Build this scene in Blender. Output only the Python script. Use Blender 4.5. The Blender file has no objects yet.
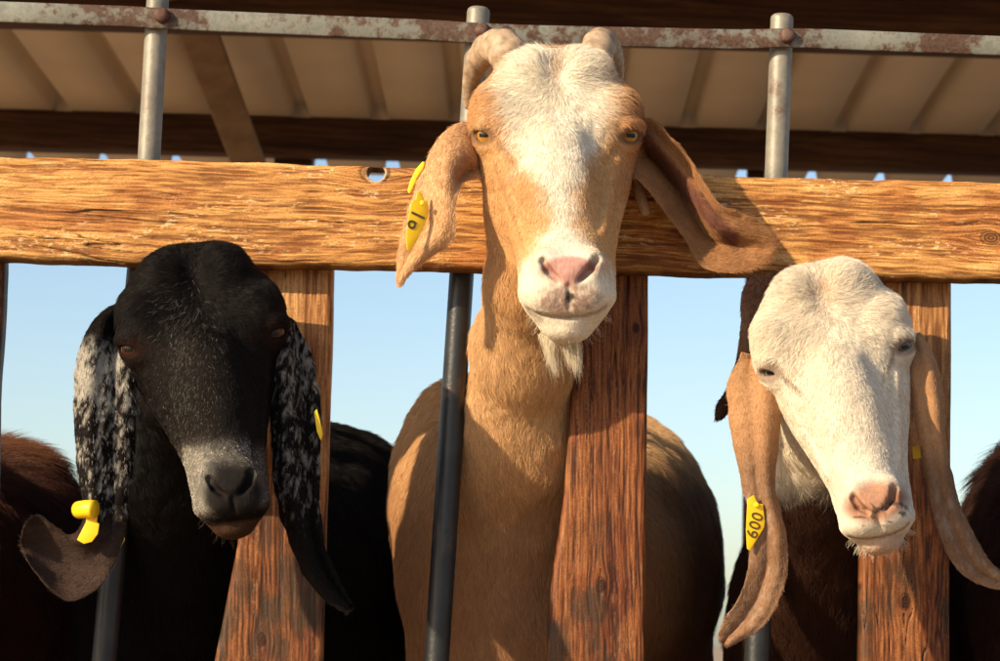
import bpy, math, numpy as np
from mathutils import Vector, Matrix
rng = np.random.default_rng(7)
C = bpy.context.scene.collection
scene = bpy.context.scene
R = math.radians

# ------------------------------------------------------------ camera, sky, sun, exposure
FPX = 2200.0                                   # focal length in photo pixels (photo is 1000 x 661)
CAM = Vector((0.0, -2.2, 0.60))
PITCH, ROLL = R(8.0), R(-1.6)
cam_d = bpy.data.cameras.new('camera'); cam = bpy.data.objects.new('camera', cam_d); C.objects.link(cam)
CR = Matrix.Rotation(R(90) + PITCH, 3, 'X') @ Matrix.Rotation(-ROLL, 3, 'Z')
cam.matrix_world = Matrix.Translation(CAM) @ CR.to_4x4()
cam_d.sensor_width = 36; cam_d.lens = FPX * 36 / 1000
cam_d.clip_start = 0.05; cam_d.clip_end = 5000
cam_d.dof.use_dof = True; cam_d.dof.focus_distance = 2.10; cam_d.dof.aperture_fstop = 16
scene.camera = cam
SUN_EL, SUN_AZ = 25.0, 54.0                    # azimuth: degrees to the left of the view direction, behind the camera
world = bpy.data.worlds.new('World'); scene.world = world; world.use_nodes = True
nt = world.node_tree; bg = nt.nodes['Background']
sky = nt.nodes.new('ShaderNodeTexSky'); sky.sky_type = 'NISHITA'; sky.sun_disc = False
sky.sun_elevation = R(SUN_EL); sky.air_density = 1.0; sky.dust_density = 1.3; sky.ozone_density = 1.45
to_sun = Vector((-math.sin(R(SUN_AZ)) * math.cos(R(SUN_EL)), -math.cos(R(SUN_AZ)) * math.cos(R(SUN_EL)), math.sin(R(SUN_EL))))
sky.sun_rotation = math.atan2(to_sun.x, to_sun.y)
nt.links.new(sky.outputs[0], bg.inputs[0]); bg.inputs[1].default_value = 0.134
sl = bpy.data.lights.new('sun', 'SUN'); sl.energy = 5.0; sl.angle = R(0.55); sl.color = (1.0, 0.82, 0.56)
sun = bpy.data.objects.new('sun', sl); C.objects.link(sun)
sun.rotation_euler = to_sun.to_track_quat('Z', 'Y').to_euler()
scene.view_settings.view_transform = 'Standard'; scene.view_settings.look = 'None'
scene.view_settings.exposure = 0.50; scene.view_settings.gamma = 1.0
scene.cycles.max_bounces = 6; scene.cycles.diffuse_bounces = 4; scene.cycles.transparent_max_bounces = 8
scene.cycles_curves.shape = 'RIBBONS'; scene.cycles_curves.subdivisions = 2
HAIR = 1.0                                     # fur density

# ------------------------------------------------------------ photo pixel + depth (mm behind the fence face) -> world
CRn = np.array(CR); Cn = np.array(CAM)
def W(p):
    p = np.asarray(p, dtype=np.float64)
    v = np.stack([(p[..., 0] - 500) / FPX, -(p[..., 1] - 330.5) / FPX, -np.ones_like(p[..., 0])], -1) @ CRn.T
    t = (p[..., 2] / 1000.0 - Cn[1]) / v[..., 1]
    return Cn + v * t[..., None]
def Wv(x, y, d): return Vector(W((x, y, d)).tolist())

# ------------------------------------------------------------ noise
def _hash(i, j, k, s):
    h = (i.astype(np.int64) * 374761393 + j.astype(np.int64) * 668265263 + k.astype(np.int64) * 2147483647 + s * 974634777) & 0xffffffff
    h = ((h ^ (h >> 13)) * 1274126177) & 0xffffffff
    h = (h ^ (h >> 16)) & 0xffff
    return h / 65535.0
def vnoise(p, sc=1.0, seed=0):
    q = np.asarray(p, dtype=np.float64) / np.asarray(sc, dtype=np.float64)
    i = np.floor(q).astype(np.int64); f = q - i; f = f * f * (3 - 2 * f)
    r = 0
    for a in (0, 1):
        for b in (0, 1):
            for c in (0, 1):
                w = (f[..., 0] if a else 1 - f[..., 0]) * (f[..., 1] if b else 1 - f[..., 1]) * (f[..., 2] if c else 1 - f[..., 2])
                r = r + w * _hash(i[..., 0] + a, i[..., 1] + b, i[..., 2] + c, seed)
    return r                                    # 0..1
def fbm(p, sc, seed=0, o=3):
    sc = np.asarray(sc, dtype=np.float64); r = 0; a = .5; t = 0
    for k in range(o):
        r = r + a * vnoise(p, sc / 2 ** k, seed + k * 17); t += a; a *= .5
    return r / t
def sstep(a, b, x):
    t = np.clip((x - a) / (b - a), 0, 1); return t * t * (3 - 2 * t)

# ------------------------------------------------------------ object helpers
def tag(o, label=None, cat=None, group=None, kind=None):
    for k, v in (('label', label), ('category', cat), ('group', group), ('kind', kind)):
        if v: o[k] = v
    return o
def empty(name, loc, label, cat, group=None):
    o = bpy.data.objects.new(name, None); C.objects.link(o); o.location = loc; o.empty_display_size = .1
    return tag(o, label, cat, group)
def mesh_obj(name, V, Fs, mat, parent=None, cols=None, smooth=True):
    me = bpy.data.meshes.new(name)
    V = np.asarray(V, dtype=np.float64)
    off = origin(parent)
    me.from_pydata([], [], []) 
    me.vertices.add(len(V)); me.vertices.foreach_set('co', (V - off).astype(np.float32).ravel())
    Fs = [tuple(int(i) for i in f) for f in Fs] if not isinstance(Fs, np.ndarray) else Fs
    if isinstance(Fs, np.ndarray):
        n, k = Fs.shape; me.loops.add(n * k); me.loops.foreach_set('vertex_index', Fs.astype(np.int32).ravel())
        me.polygons.add(n); me.polygons.foreach_set('loop_start', np.arange(0, n * k, k, dtype=np.int32))
    else:
        tot = sum(len(f) for f in Fs); me.loops.add(tot)
        me.loops.foreach_set('vertex_index', np.concatenate([np.array(f) for f in Fs]).astype(np.int32))
        me.polygons.add(len(Fs)); me.polygons.foreach_set('loop_start', np.cumsum([0] + [len(f) for f in Fs[:-1]]).astype(np.int32))
    me.update(calc_edges=True); me.validate()
    if smooth: me.polygons.foreach_set('use_smooth', np.ones(len(me.polygons), dtype=bool))
    if cols is not None:
        a = me.color_attributes.new('col', 'FLOAT_COLOR', 'POINT')
        a.data.foreach_set('color', np.concatenate([cols, np.ones((len(cols), 1))], 1).astype(np.float32).ravel())
    me.materials.append(mat)
    o = bpy.data.objects.new(name, me); C.objects.link(o)
    if parent is not None: o.parent = parent
    return o
def origin(o):
    p = np.zeros(3)
    while o is not None: p = p + np.array(o.location); o = o.parent
    return p

# ------------------------------------------------------------ materials
def new_mat(name):
    m = bpy.data.materials.new(name); m.use_nodes = True
    return m, m.node_tree.nodes, m.node_tree.links, m.node_tree.nodes['Principled BSDF']
def N(ns, t, **kw):
    n = ns.new(t)
    for k, v in kw.items():
        if k in n.inputs.keys(): n.inputs[k].default_value = v
        else: setattr(n, k, v)
    return n
def ramp(ns, stops):
    n = ns.new('ShaderNodeValToRGB'); e = n.color_ramp.elements
    while len(e) < len(stops): e.new(.5)
    for i, (p, c) in enumerate(stops): e[i].position = p; e[i].color = (*c, 1) if len(c) == 3 else c
    return n
def mat_fur_skin():
    m, ns, L, b = new_mat('short_fur_skin')
    a = N(ns, 'ShaderNodeAttribute', attribute_name='col')
    tc = N(ns, 'ShaderNodeTexCoord'); mp = N(ns, 'ShaderNodeMapping'); mp.inputs['Scale'].default_value = (1, 1, .35)
    nz = N(ns, 'ShaderNodeTexNoise', Scale=420.0, Detail=3.0)
    L.new(tc.outputs['Object'], mp.inputs[0]); L.new(mp.outputs[0], nz.inputs['Vector'])
    mx = N(ns, 'ShaderNodeMix', data_type='RGBA', blend_type='MULTIPLY'); mx.inputs[0].default_value = .5
    L.new(a.outputs['Color'], mx.inputs[6]); L.new(nz.outputs[0], mx.inputs[7]); L.new(mx.outputs[2], b.inputs['Base Color'])
    bp = N(ns, 'ShaderNodeBump', Strength=.5, Distance=.0012); L.new(nz.outputs[0], bp.inputs['Height']); L.new(bp.outputs[0], b.inputs['Normal'])
    b.inputs['Roughness'].default_value = .8; b.inputs['Specular IOR Level'].default_value = .04
    return m
def mat_hair():
    m, ns, L, b = new_mat('hair_strands')
    a = N(ns, 'ShaderNodeAttribute', attribute_name='col')
    L.new(a.outputs['Color'], b.inputs['Base Color'])
    b.inputs['Roughness'].default_value = .45; b.inputs['Specular IOR Level'].default_value = .12
    return m
def mat_plain(name, col, rough=.6, spec=.3, bump=0, scale=200, var=0, metal=0):
    m, ns, L, b = new_mat(name)
    b.inputs['Base Color'].default_value = (*col, 1); b.inputs['Roughness'].default_value = rough
    b.inputs['Specular IOR Level'].default_value = spec; b.inputs['Metallic'].default_value = metal
    if bump or var:
        tc = N(ns, 'ShaderNodeTexCoord'); nz = N(ns, 'ShaderNodeTexNoise', Scale=float(scale), Detail=4.0)
        L.new(tc.outputs['Object'], nz.inputs['Vector'])
        if var:
            r = ramp(ns, [(.3, tuple(c * (1 - var) for c in col)), (.7, tuple(min(1, c * (1 + var)) for c in col))])
            L.new(nz.outputs[0], r.inputs[0]); L.new(r.outputs[0], b.inputs['Base Color'])
        if bump:
            bp = N(ns, 'ShaderNodeBump', Strength=.6, Distance=bump); L.new(nz.outputs[0], bp.inputs['Height']); L.new(bp.outputs[0], b.inputs['Normal'])
    return m
def mat_wood(name, light, mid, dark, along, gscale=1.0, bump=.0012, rough=.7, wear=None):
    """grain runs along one object axis ('X' or 'Z')"""
    m, ns, L, b = new_mat(name)
    tc = N(ns, 'ShaderNodeTexCoord'); mp = N(ns, 'ShaderNodeMapping')
    s = [1, 1, 1]; s['XYZ'.index(along)] = .035
    mp.inputs['Scale'].default_value = s
    L.new(tc.outputs['Object'], mp.inputs[0])
    n1 = N(ns, 'ShaderNodeTexNoise', Scale=70.0 * gscale, Detail=5.0, Distortion=.8)
    n2 = N(ns, 'ShaderNodeTexNoise', Scale=420.0 * gscale, Detail=4.0, Distortion=.3)
    mp3 = N(ns, 'ShaderNodeMapping'); s3 = [1, 1, 1]; s3['XYZ'.index(along)] = .2; mp3.inputs['Scale'].default_value = s3
    L.new(tc.outputs['Object'], mp3.inputs[0])
    n3 = N(ns, 'ShaderNodeTexNoise', Scale=22.0 * gscale, Detail=6.0)
    wv = N(ns, 'ShaderNodeTexWave', Scale=38.0 * gscale, Distortion=9.0, Detail=3.0)
    wv.inputs['Detail Scale'].default_value = 1.2; wv.bands_direction = 'Z' if along == 'X' else 'X'
    for n in (n1, n2, wv): L.new(mp.outputs[0], n.inputs['Vector'])
    L.new(mp3.outputs[0], n3.inputs['Vector'])
    r1 = ramp(ns, [(.28, dark), (.50, mid), (.68, light)]); L.new(n1.outputs[0], r1.inputs[0])
    r2 = ramp(ns, [(.0, (.55,) * 3), (.35, (.95,) * 3), (1, (1,) * 3)]); L.new(wv.outputs[0], r2.inputs[0])
    mx = N(ns, 'ShaderNodeMix', data_type='RGBA', blend_type='MULTIPLY'); mx.inputs[0].default_value = .75
    L.new(r1.outputs[0], mx.inputs[6]); L.new(r2.outputs[0], mx.inputs[7])
    r3 = ramp(ns, [(.30, (.50,) * 3), (.52, (1,) * 3)]); L.new(n2.outputs[0], r3.inputs[0])
    mx2 = N(ns, 'ShaderNodeMix', data_type='RGBA', blend_type='MULTIPLY'); mx2.inputs[0].default_value = .6
    L.new(mx.outputs[2], mx2.inputs[6]); L.new(r3.outputs[0], mx2.inputs[7])
    out = mx2.outputs[2]
    if wear:
        rw = ramp(ns, [(.48, (0,) * 3), (.62, (1,) * 3)]); L.new(n3.outputs[0], rw.inputs[0])
        mx3 = N(ns, 'ShaderNodeMix', data_type='RGBA', blend_type='MIX'); L.new(rw.outputs[0], mx3.inputs[0])
        L.new(out, mx3.inputs[6])
        mw = N(ns, 'ShaderNodeMix', data_type='RGBA', blend_type='MULTIPLY'); mw.inputs[0].default_value = 1
        L.new(out, mw.inputs[6]); mw.inputs[7].default_value = (*wear, 1); L.new(mw.outputs[2], mx3.inputs[7]); out = mx3.outputs[2]
    L.new(out, b.inputs['Base Color'])
    ad = N(ns, 'ShaderNodeMath', operation='ADD'); L.new(n2.outputs[0], ad.inputs[0]); L.new(n1.outputs[0], ad.inputs[1])
    bp = N(ns, 'ShaderNodeBump', Strength=.9, Distance=bump); L.new(ad.outputs[0], bp.inputs['Height']); L.new(bp.outputs[0], b.inputs['Normal'])
    b.inputs['Roughness'].default_value = rough; b.inputs['Specular IOR Level'].default_value = .25
    return m
def mat_rusty(name, base, rust, amount=.5, scale=60, rough=.5):
    m, ns, L, b = new_mat(name)
    tc = N(ns, 'ShaderNodeTexCoord')
    n1 = N(ns, 'ShaderNodeTexNoise', Scale=float(scale), Detail=7.0); n1.inputs['Roughness'].default_value = .65
    n2 = N(ns, 'ShaderNodeTexNoise', Scale=9.0, Detail=3.0)
    n3 = N(ns, 'ShaderNodeTexNoise', Scale=260.0, Detail=2.0)
    for n in (n1, n2, n3): L.new(tc.outputs['Object'], n.inputs['Vector'])
    ad = N(ns, 'ShaderNodeMath', operation='ADD'); L.new(n1.outputs[0], ad.inputs[0]); L.new(n2.outputs[0], ad.inputs[1])
    hf = N(ns, 'ShaderNodeMath', operation='MULTIPLY'); hf.inputs[1].default_value = .5; L.new(ad.outputs[0], hf.inputs[0])
    r = ramp(ns, [(amount - .045, (0,) * 3), (amount + .035, (1,) * 3)]); L.new(hf.outputs[0], r.inputs[0])
    rb = ramp(ns, [(.35, tuple(c * .7 for c in base)), (.65, tuple(c * 1.25 for c in base))]); L.new(n1.outputs[0], rb.inputs[0])
    rr = ramp(ns, [(.3, tuple(c * .45 for c in rust)), (.7, rust)]); L.new(n3.outputs[0], rr.inputs[0])
    mx = N(ns, 'ShaderNodeMix', data_type='RGBA'); L.new(r.outputs[0], mx.inputs[0]); L.new(rb.outputs[0], mx.inputs[6]); L.new(rr.outputs[0], mx.inputs[7])
    L.new(mx.outputs[2], b.inputs['Base Color'])
    bp = N(ns, 'ShaderNodeBump', Strength=.5, Distance=.0006); L.new(n3.outputs[0], bp.inputs['Height']); L.new(bp.outputs[0], b.inputs['Normal'])
    b.inputs['Roughness'].default_value = rough; b.inputs['Metallic'].default_value = .15
    return m
def mat_ground():
    m, ns, L, b = new_mat('dry_sand')
    tc = N(ns, 'ShaderNodeTexCoord'); n = N(ns, 'ShaderNodeTexNoise', Scale=3.0, Detail=10.0)
    L.new(tc.outputs['Object'], n.inputs['Vector'])
    r = ramp(ns, [(.3, (.22, .14, .08)), (.7, (.38, .27, .17))]); L.new(n.outputs[0], r.inputs[0]); L.new(r.outputs[0], b.inputs['Base Color'])
    bp = N(ns, 'ShaderNodeBump', Strength=.5, Distance=.02); L.new(n.outputs[0], bp.inputs['Height']); L.new(bp.outputs[0], b.inputs['Normal'])
    b.inputs['Roughness'].default_value = .95
    return m
M_SKIN, M_HAIR = mat_fur_skin(), mat_hair()
M_RAIL = mat_wood('rough_sawn_pine', (.66, .35, .12), (.47, .20, .058), (.15, .05, .016), 'X', 1.0, .002, .75, wear=(.58, .44, .38))
M_BOARD = mat_wood('red_stained_board', (.40, .16, .06), (.27, .085, .03), (.09, .028, .012), 'Z', 1.0, .0010, .6, wear=(.6, .5, .45))
M_BEAM = mat_wood('dark_old_timber', (.11, .052, .026), (.075, .033, .017), (.035, .015, .009), 'X', .35, .002)
M_BRACE = mat_plain('brown_timber', (.23, .145, .085), .8, .2, .001, 14, .22)
M_PIPE = mat_rusty('galvanised_pipe', (.23, .205, .16), (.17, .11, .07), .58, 30, .5)
M_PIPE_DARK = mat_rusty('dark_steel_with_shade', (.020, .021, .023), (.07, .045, .03), .60, 30, .4)  # dark steel, deepened further to stand in for shade
M_BAR = mat_rusty('rusty_flat_bar', (.20, .20, .165), (.10, .048, .026), .50, 75, .7)
M_BOLT = mat_rusty('rusty_bolt', (.17, .10, .07), (.12, .05, .03), .48, 120, .7)
M_ROOF = mat_plain('painted_roof_sheet', (.62, .49, .345), .55, .3, .0, 4, .07)
M_TAG = mat_plain('yellow_plastic', (.88, .54, .010), .42, .4, .0003, 60, .12)
M_INK = mat_plain('tag_ink', (.10, .07, .02), .6)
M_HORN = mat_plain('horn', (.36, .25, .16), .55, .35, .0012, 120, .35)

# ------------------------------------------------------------ ground
gm = np.array([(-2500, -2500, 0), (2500, -2500, 0), (2500, 2500, 0), (-2500, 2500, 0)], float)
tag(mesh_obj('ground', gm, [(0, 1, 2, 3)], mat_ground(), smooth=False), kind='structure')

# ------------------------------------------------------------ timber: grain, knots, checks and flakes worked out per vertex
def timber(a, b, knots, seed, pal, flaky=1.0, shade_grime=0.0, fl=1.0):
    """a runs along the grain, b across it (mm). Returns colour and relief (mm)."""
    a = a.astype(float); b = b.astype(float); z = np.zeros_like(a)
    w = z.copy(); ph = b + 7 * (fbm(np.stack([a, b, z], -1), (260, 60, 1), seed, 3) - .5) * 2
    ring = z.copy(); kd = z + 99
    for (ka, kb, kr) in knots:
        r = np.hypot((a - ka) / 1.5, b - kb); g = np.exp(-(r / (kr * 3.2)) ** 2)
        ph = ph + np.sign(b - kb + 1e-6) * kr * 1.3 * np.exp(-((a - ka) / (kr * 4)) ** 2) * np.exp(-np.abs(b - kb) / (kr * 3)) * -1
        ring = np.maximum(ring, g); kd = np.minimum(kd, r / kr)
    G = lambda sa, sb, sd, o=3: fbm(np.stack([a, ph, z], -1), (sa, sb, 1), seed + sd, o)
    late = sstep(.47, .62, G(420, 4.2, 1, 2))                        # dark late-wood lines
    fine = G(24, 1.5, 2, 3); broad = G(300, 26, 3, 3); fleck = sstep(.60, .72, fbm(np.stack([a + 6 * fine, b, z], -1), (5.5, 1.8, 1), seed + 5, 4)) * sstep(.45, .65, G(60, 14, 6))
    torn = sstep(.50, .60, fbm(np.stack([a + 14 * fine, b, z], -1), (46, 8, 1), seed + 8, 4)) 
    crack = np.exp(-((G(240, 9, 9, 2) - .5) / .009) ** 2) * sstep(.52, .62, G(160, 30, 10, 2))
    t = np.clip(.50 + 1.5 * (fine - .5) + .7 * (broad - .5) - .26 * late + .16 * (torn - .5) * flaky, 0, 1)
    dark, mid, light, pale = (np.array(c) for c in pal)
    t3 = t[..., None]
    c = np.where(t3 < .5, dark + (mid - dark) * t3 * 2, mid + (light - mid) * (t3 - .5) * 2)
    c = c * (1 - fleck[..., None] * .5 * flaky) + pale * fleck[..., None] * .5 * flaky
    worn = sstep(.56, .66, G(60, 22, 12, 3)); c = c * (1 - .32 * worn[..., None] * np.array([.6, 1.0, 1.1]))
    c = c * (1 - .75 * crack[..., None])
    if shade_grime > 0:  # grimy blotches, also standing in for shade on the lower boards
        gr = sstep(.42, .72, fbm(np.stack([a, b, z], -1), (38, 22, 1), seed + 20, 4)) * shade_grime; gr = gr[..., None] * (fl[..., None] if hasattr(fl, 'shape') else fl)
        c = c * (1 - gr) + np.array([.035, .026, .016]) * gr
    kn = sstep(1.15, .8, kd)[..., None]; kc = np.array(dark) * (.75 + .5 * np.sin(kd * 16)[..., None])
    c = c * (1 - kn) + kc * kn; rim = np.exp(-((kd - 1.1) / .12) ** 2)[..., None]; c = c * (1 - .6 * rim)
    h = 1.5 * (fine - .5) + .9 * (torn - .5) * flaky + .55 * fleck * flaky - .45 * late - 2.2 * crack + 1.6 * (broad - .5) - .5 * rim[..., 0]
    return c, h
def mat_timber(name, rough):
    m, ns, L, b = new_mat(name)
    a = N(ns, 'ShaderNodeAttribute', attribute_name='col'); tc = N(ns, 'ShaderNodeTexCoord')
    nz = N(ns, 'ShaderNodeTexNoise', Scale=900.0, Detail=3.0); L.new(tc.outputs['Object'], nz.inputs['Vector'])
    r = ramp(ns, [(.3, (.60,) * 3), (.7, (1.3,) * 3)]); L.new(nz.outputs[0], r.inputs[0])
    mx = N(ns, 'ShaderNodeMix', data_type='RGBA', blend_type='MULTIPLY'); mx.inputs[0].default_value = 1
    L.new(a.outputs['Color'], mx.inputs[6]); L.new(r.outputs[0], mx.inputs[7]); L.new(mx.outputs[2], b.inputs['Base Color'])
    bp = N(ns, 'ShaderNodeBump', Strength=.5, Distance=.0006); L.new(nz.outputs[0], bp.inputs['Height']); L.new(bp.outputs[0], b.inputs['Normal'])
    b.inputs['Roughness'].default_value = rough; b.inputs['Specular IOR Level'].default_value = .25
    return m
M_RAIL, M_BOARD = mat_timber('rough_sawn_pine', .75), mat_timber('red_stained_board', .55)
PAL_RAIL = ((.22, .082, .022), (.53, .245, .068), (.72, .40, .13), (.86, .63, .34))
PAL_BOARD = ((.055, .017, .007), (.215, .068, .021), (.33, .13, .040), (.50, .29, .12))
# ------------------------------------------------------------ slabs with a displaced front face
def slab(name, left, right, ys, d0, thick, mat, parent, nx, ny, disp, edge_disp=0.0, along='X'):
    """left/right: functions y -> x (for upright boards) or top/bottom functions x -> y (for the rail)"""
    u = np.linspace(0, 1, nx); v = np.linspace(0, 1, ny)
    if along == 'X':
        x0, x1 = ys; X = x0 + (x1 - x0) * u[None, :] + 0 * v[:, None]
        T, B = left(X), right(X); Y = T + (B - T) * v[:, None]
    else:
        y0, y1 = ys; Y = y0 + (y1 - y0) * v[:, None] + 0 * u[None, :]
        A, B = left(Y), right(Y); X = A + (B - A) * u[None, :]
    S = np.stack([X, Y, np.full_like(X, d0)], -1)
    P = W(S)
    ev = np.minimum(v, 1 - v)[:, None] + 0 * X; eu = np.minimum(u, 1 - u)[None, :] + 0 * X
    ed = ev if along == 'X' else eu
    col, hgt, hole = disp(S)
    P[..., 1] -= hgt / 1000; P[..., 1] += .0045 * np.exp(-ed / (.03 if along == 'X' else .022))
    if edge_disp:
        nn = (fbm(P, (.05, 1, 1) if along == 'X' else (1, 1, .09), 5, 4) - .5) * edge_disp
        if along == 'X':
            P[..., 2] += nn * (v[:, None] - .5) * -2
        else:
            P[..., 0] += nn * (u[None, :] - .5) * 2
    back = P.copy(); back[..., 1] = W(np.array([500, 300, d0 + thick]))[1]
    V = np.concatenate([P.reshape(-1, 3), back.reshape(-1, 3)])
    idx = np.arange(nx * ny).reshape(ny, nx); n0 = nx * ny
    q = np.stack([idx[:-1, :-1], idx[1:, :-1], idx[1:, 1:], idx[:-1, 1:]], -1).reshape(-1, 4)
    qb = q[:, ::-1] + n0
    rim = np.concatenate([idx[0, :], idx[1:, -1], idx[-1, -2::-1], idx[-2:0:-1, 0]])
    r2 = np.roll(rim, -1)
    qs = np.stack([rim, r2, r2 + n0, rim + n0], -1)
    if hole is not None:                         # a drilled hole: drop the faces inside it, wall it in
        inside = hole.reshape(-1); kq = ~(inside[q].any(1)); qin = q[~kq]; q, qb = q[kq], qb[kq]
        ed_ = np.concatenate([qin[:, [0, 1]], qin[:, [1, 2]], qin[:, [2, 3]], qin[:, [3, 0]]])
        st = set(map(tuple, ed_.tolist())); rimE = np.array([e for e in ed_.tolist() if (e[1], e[0]) not in st])
        qs = np.concatenate([qs, np.stack([rimE[:, 1], rimE[:, 0], rimE[:, 0] + n0, rimE[:, 1] + n0], -1)[:, ::-1]])
    cols = np.concatenate([col.reshape(-1, 3), col.reshape(-1, 3)])
    return mesh_obj(name, V, np.concatenate([q, qb, qs]), mat, parent, cols=cols)

fence = empty('wooden_fence', Wv(500, 640, 20), 'rough orange pine fence with one wide top rail and upright boards, goats reaching through it', 'fence')
bpy.context.view_layer.update()
def rail_disp(S):
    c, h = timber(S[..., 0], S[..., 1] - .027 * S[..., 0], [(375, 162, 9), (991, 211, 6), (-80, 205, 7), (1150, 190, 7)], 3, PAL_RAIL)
    cy = 172; r = np.hypot(S[..., 0] - 376, S[..., 1] - cy)
    collar = (np.exp(-((r - 10.0) / 1.6) ** 2) * (.25 + .75 * sstep(-6, 8, (S[..., 0] - 376) * .6 + (S[..., 1] - cy))))[..., None]; c = c * (1 - collar) + np.array([.60, .42, .24]) * collar  # pale hole rim, stronger at lower right: sunlight put into the colour
    low = sstep(7, 0, (259 + .020 * S[..., 0]) - S[..., 1])[..., None]; c = c * (1 - .45 * low)  # lower bevel darkened, its shade put into the colour
    return c, h * .85 + collar[..., 0] * 1.0, r < 8.6
def lin(*pts):
    xs = [p[0] for p in pts]; ys = [p[1] for p in pts]
    return lambda t: np.interp(t, xs, ys)
def linx(*pts):                                 # linear with extrapolation
    (a, b), (c, d) = pts
    return lambda t: b + (d - b) * (t - a) / (c - a)
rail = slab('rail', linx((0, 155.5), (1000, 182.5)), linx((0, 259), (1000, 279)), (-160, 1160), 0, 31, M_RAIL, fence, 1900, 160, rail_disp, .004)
PAL_SUNLIT = ((.20, .075, .024), (.44, .20, .065), (.60, .32, .12), (.72, .46, .22))  # board tone with sunlight put into the colour
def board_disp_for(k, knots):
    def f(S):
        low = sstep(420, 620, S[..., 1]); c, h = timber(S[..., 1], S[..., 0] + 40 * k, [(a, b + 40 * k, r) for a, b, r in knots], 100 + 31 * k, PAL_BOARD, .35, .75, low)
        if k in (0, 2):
            c2, _ = timber(S[..., 1], S[..., 0] + 40 * k, [], 100 + 31 * k, PAL_SUNLIT, .35, .75, low); m = sstep(560, 400, S[..., 1] + 50 * (fbm(S, (14, 60, 1), 8, 2) - .5))[..., None]; c = c * (1 - m) + c2 * m  # sunlit tone painted on the board tops, giving way to the shaded one
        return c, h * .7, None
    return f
boards = [
    (lin((150, 248), (268, 246), (545, 237), (661, 214), (1290, 200)), lin((150, 336), (268, 333.5), (661, 322), (1290, 305))),
    (lin((150, 588), (268, 586), (374, 573), (495, 564), (600, 549), (661, 547), (1290, 532)), lin((150, 650), (268, 649), (661, 645), (1290, 640))),
    (lin((150, 865), (268, 864), (661, 861), (1290, 858)), lin((150, 953), (268, 952.5), (661, 950), (1290, 948))),
    (lin((150, -90), (661, -98), (1290, -115)), lin((150, 6), (268, 4), (400, -4), (661, -6), (1290, -20))),
    (lin((150, 1180), (1290, 1180)), lin((150, 1275), (1290, 1275))),
    (lin((150, -390), (1290, -405)), lin((150, -295), (1290, -310)))]
for k, (l, r) in enumerate(boards):
    big = k < 4
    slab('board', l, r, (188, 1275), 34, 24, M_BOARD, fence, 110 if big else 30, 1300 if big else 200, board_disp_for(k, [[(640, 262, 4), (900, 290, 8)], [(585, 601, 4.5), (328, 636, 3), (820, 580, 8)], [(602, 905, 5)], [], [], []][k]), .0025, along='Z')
slab('lower_rail', linx((0, 1010), (1000, 1035)), linx((0, 1110), (1000, 1135)), (-160, 1160), 0, 31, M_RAIL, fence, 500, 40, lambda S: rail_disp(S)[:2] + (None,), .004)

# ------------------------------------------------------------ tubes
def frame_path(P):
    P = np.asarray(P, float); T = np.gradient(P, axis=0); T /= np.linalg.norm(T, axis=1)[:, None]
    up = np.array([0, 1, 0.01]) if abs(T[0][1]) < .9 else np.array([1., 0, 0])
    A = np.cross(T, up); A /= np.linalg.norm(A, axis=1)[:, None]; B = np.cross(T, A)
    return P, T, A, B
def tube(P, rad, n=24, caps=True, squash=1.0):
    P, T, A, B = frame_path(P); rad = np.broadcast_to(rad, (len(P),))
    th = np.linspace(0, 2 * np.pi, n, endpoint=False)
    V = P[:, None] + rad[:, None, None] * (A[:, None] * np.cos(th)[None, :, None] + B[:, None] * np.sin(th)[None, :, None] * squash)
    V = V.reshape(-1, 3); F = []
    m = len(P)
    for i in range(m - 1):
        for j in range(n):
            F.append((i * n + j, i * n + (j + 1) % n, (i + 1) * n + (j + 1) % n, (i + 1) * n + j))
    if caps: F.append(tuple(range(n))[::-1]); F.append(tuple(range((m - 1) * n, m * n)))
    return V, F
def spline(pts, n):
    pts = np.asarray(pts, float); m = len(pts); out = []
    P = np.concatenate([[2 * pts[0] - pts[1]], pts, [2 * pts[-1] - pts[-2]]])
    for t in np.linspace(0, m - 1, n):
        i = min(int(t), m - 2); f = t - i; a, b, c, d = P[i], P[i + 1], P[i + 2], P[i + 3]
        out.append(.5 * (2 * b + (c - a) * f + (2 * a - 5 * b + 4 * c - d) * f * f + (3 * b - a - 3 * c + d) * f ** 3))
    return np.array(out)

rg = empty('pipe_barrier', Wv(478, 640, 60), 'upright round steel pipes tied by a rusty flat bar behind the wooden rail', 'barrier')
bpy.context.view_layer.update()
def pipe(top, mid, bot, r_px, mat, top_off=0):
    pts = []
    a, b, c = (np.array([*p, 58.0]) for p in (top, mid, bot))
    pa, pb, pc = W(a), W(b), W(c)
    pc = pb + (pc - pb) * ((pb[2] + .0) / (pb[2] - pc[2]))       # down to the ground
    seg = [pa + (pb - pa) * t for t in np.linspace(0, 1, 12)] + [pb + (pc - pb) * t for t in np.linspace(0, 1, 20)[1:]]
    rr = np.full(len(seg), r_px / 1000 * 1.026)
    d = (seg[0] - seg[1]); d /= np.linalg.norm(d); r = rr[0]
    seg = [seg[0] + d * r * .40, seg[0] + d * r * .34, seg[0] + d * r * .2] + seg
    rr = np.concatenate([[r * .55, r * .8, r * .95], rr])
    V, F = tube(np.array(seg), rr, 32)
    return mesh_obj('pipe', V, F, mat, rg)
def lower_pipe_shell(mid, bot):  # added shell over the dark lower pipe, shade included in its colour
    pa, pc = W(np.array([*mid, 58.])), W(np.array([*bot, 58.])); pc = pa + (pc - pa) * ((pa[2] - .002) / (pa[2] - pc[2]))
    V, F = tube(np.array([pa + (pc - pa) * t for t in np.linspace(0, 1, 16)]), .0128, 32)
    return mesh_obj('shade_dark_pipe_shell', V, F, M_PIPE_DARK, rg)
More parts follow.
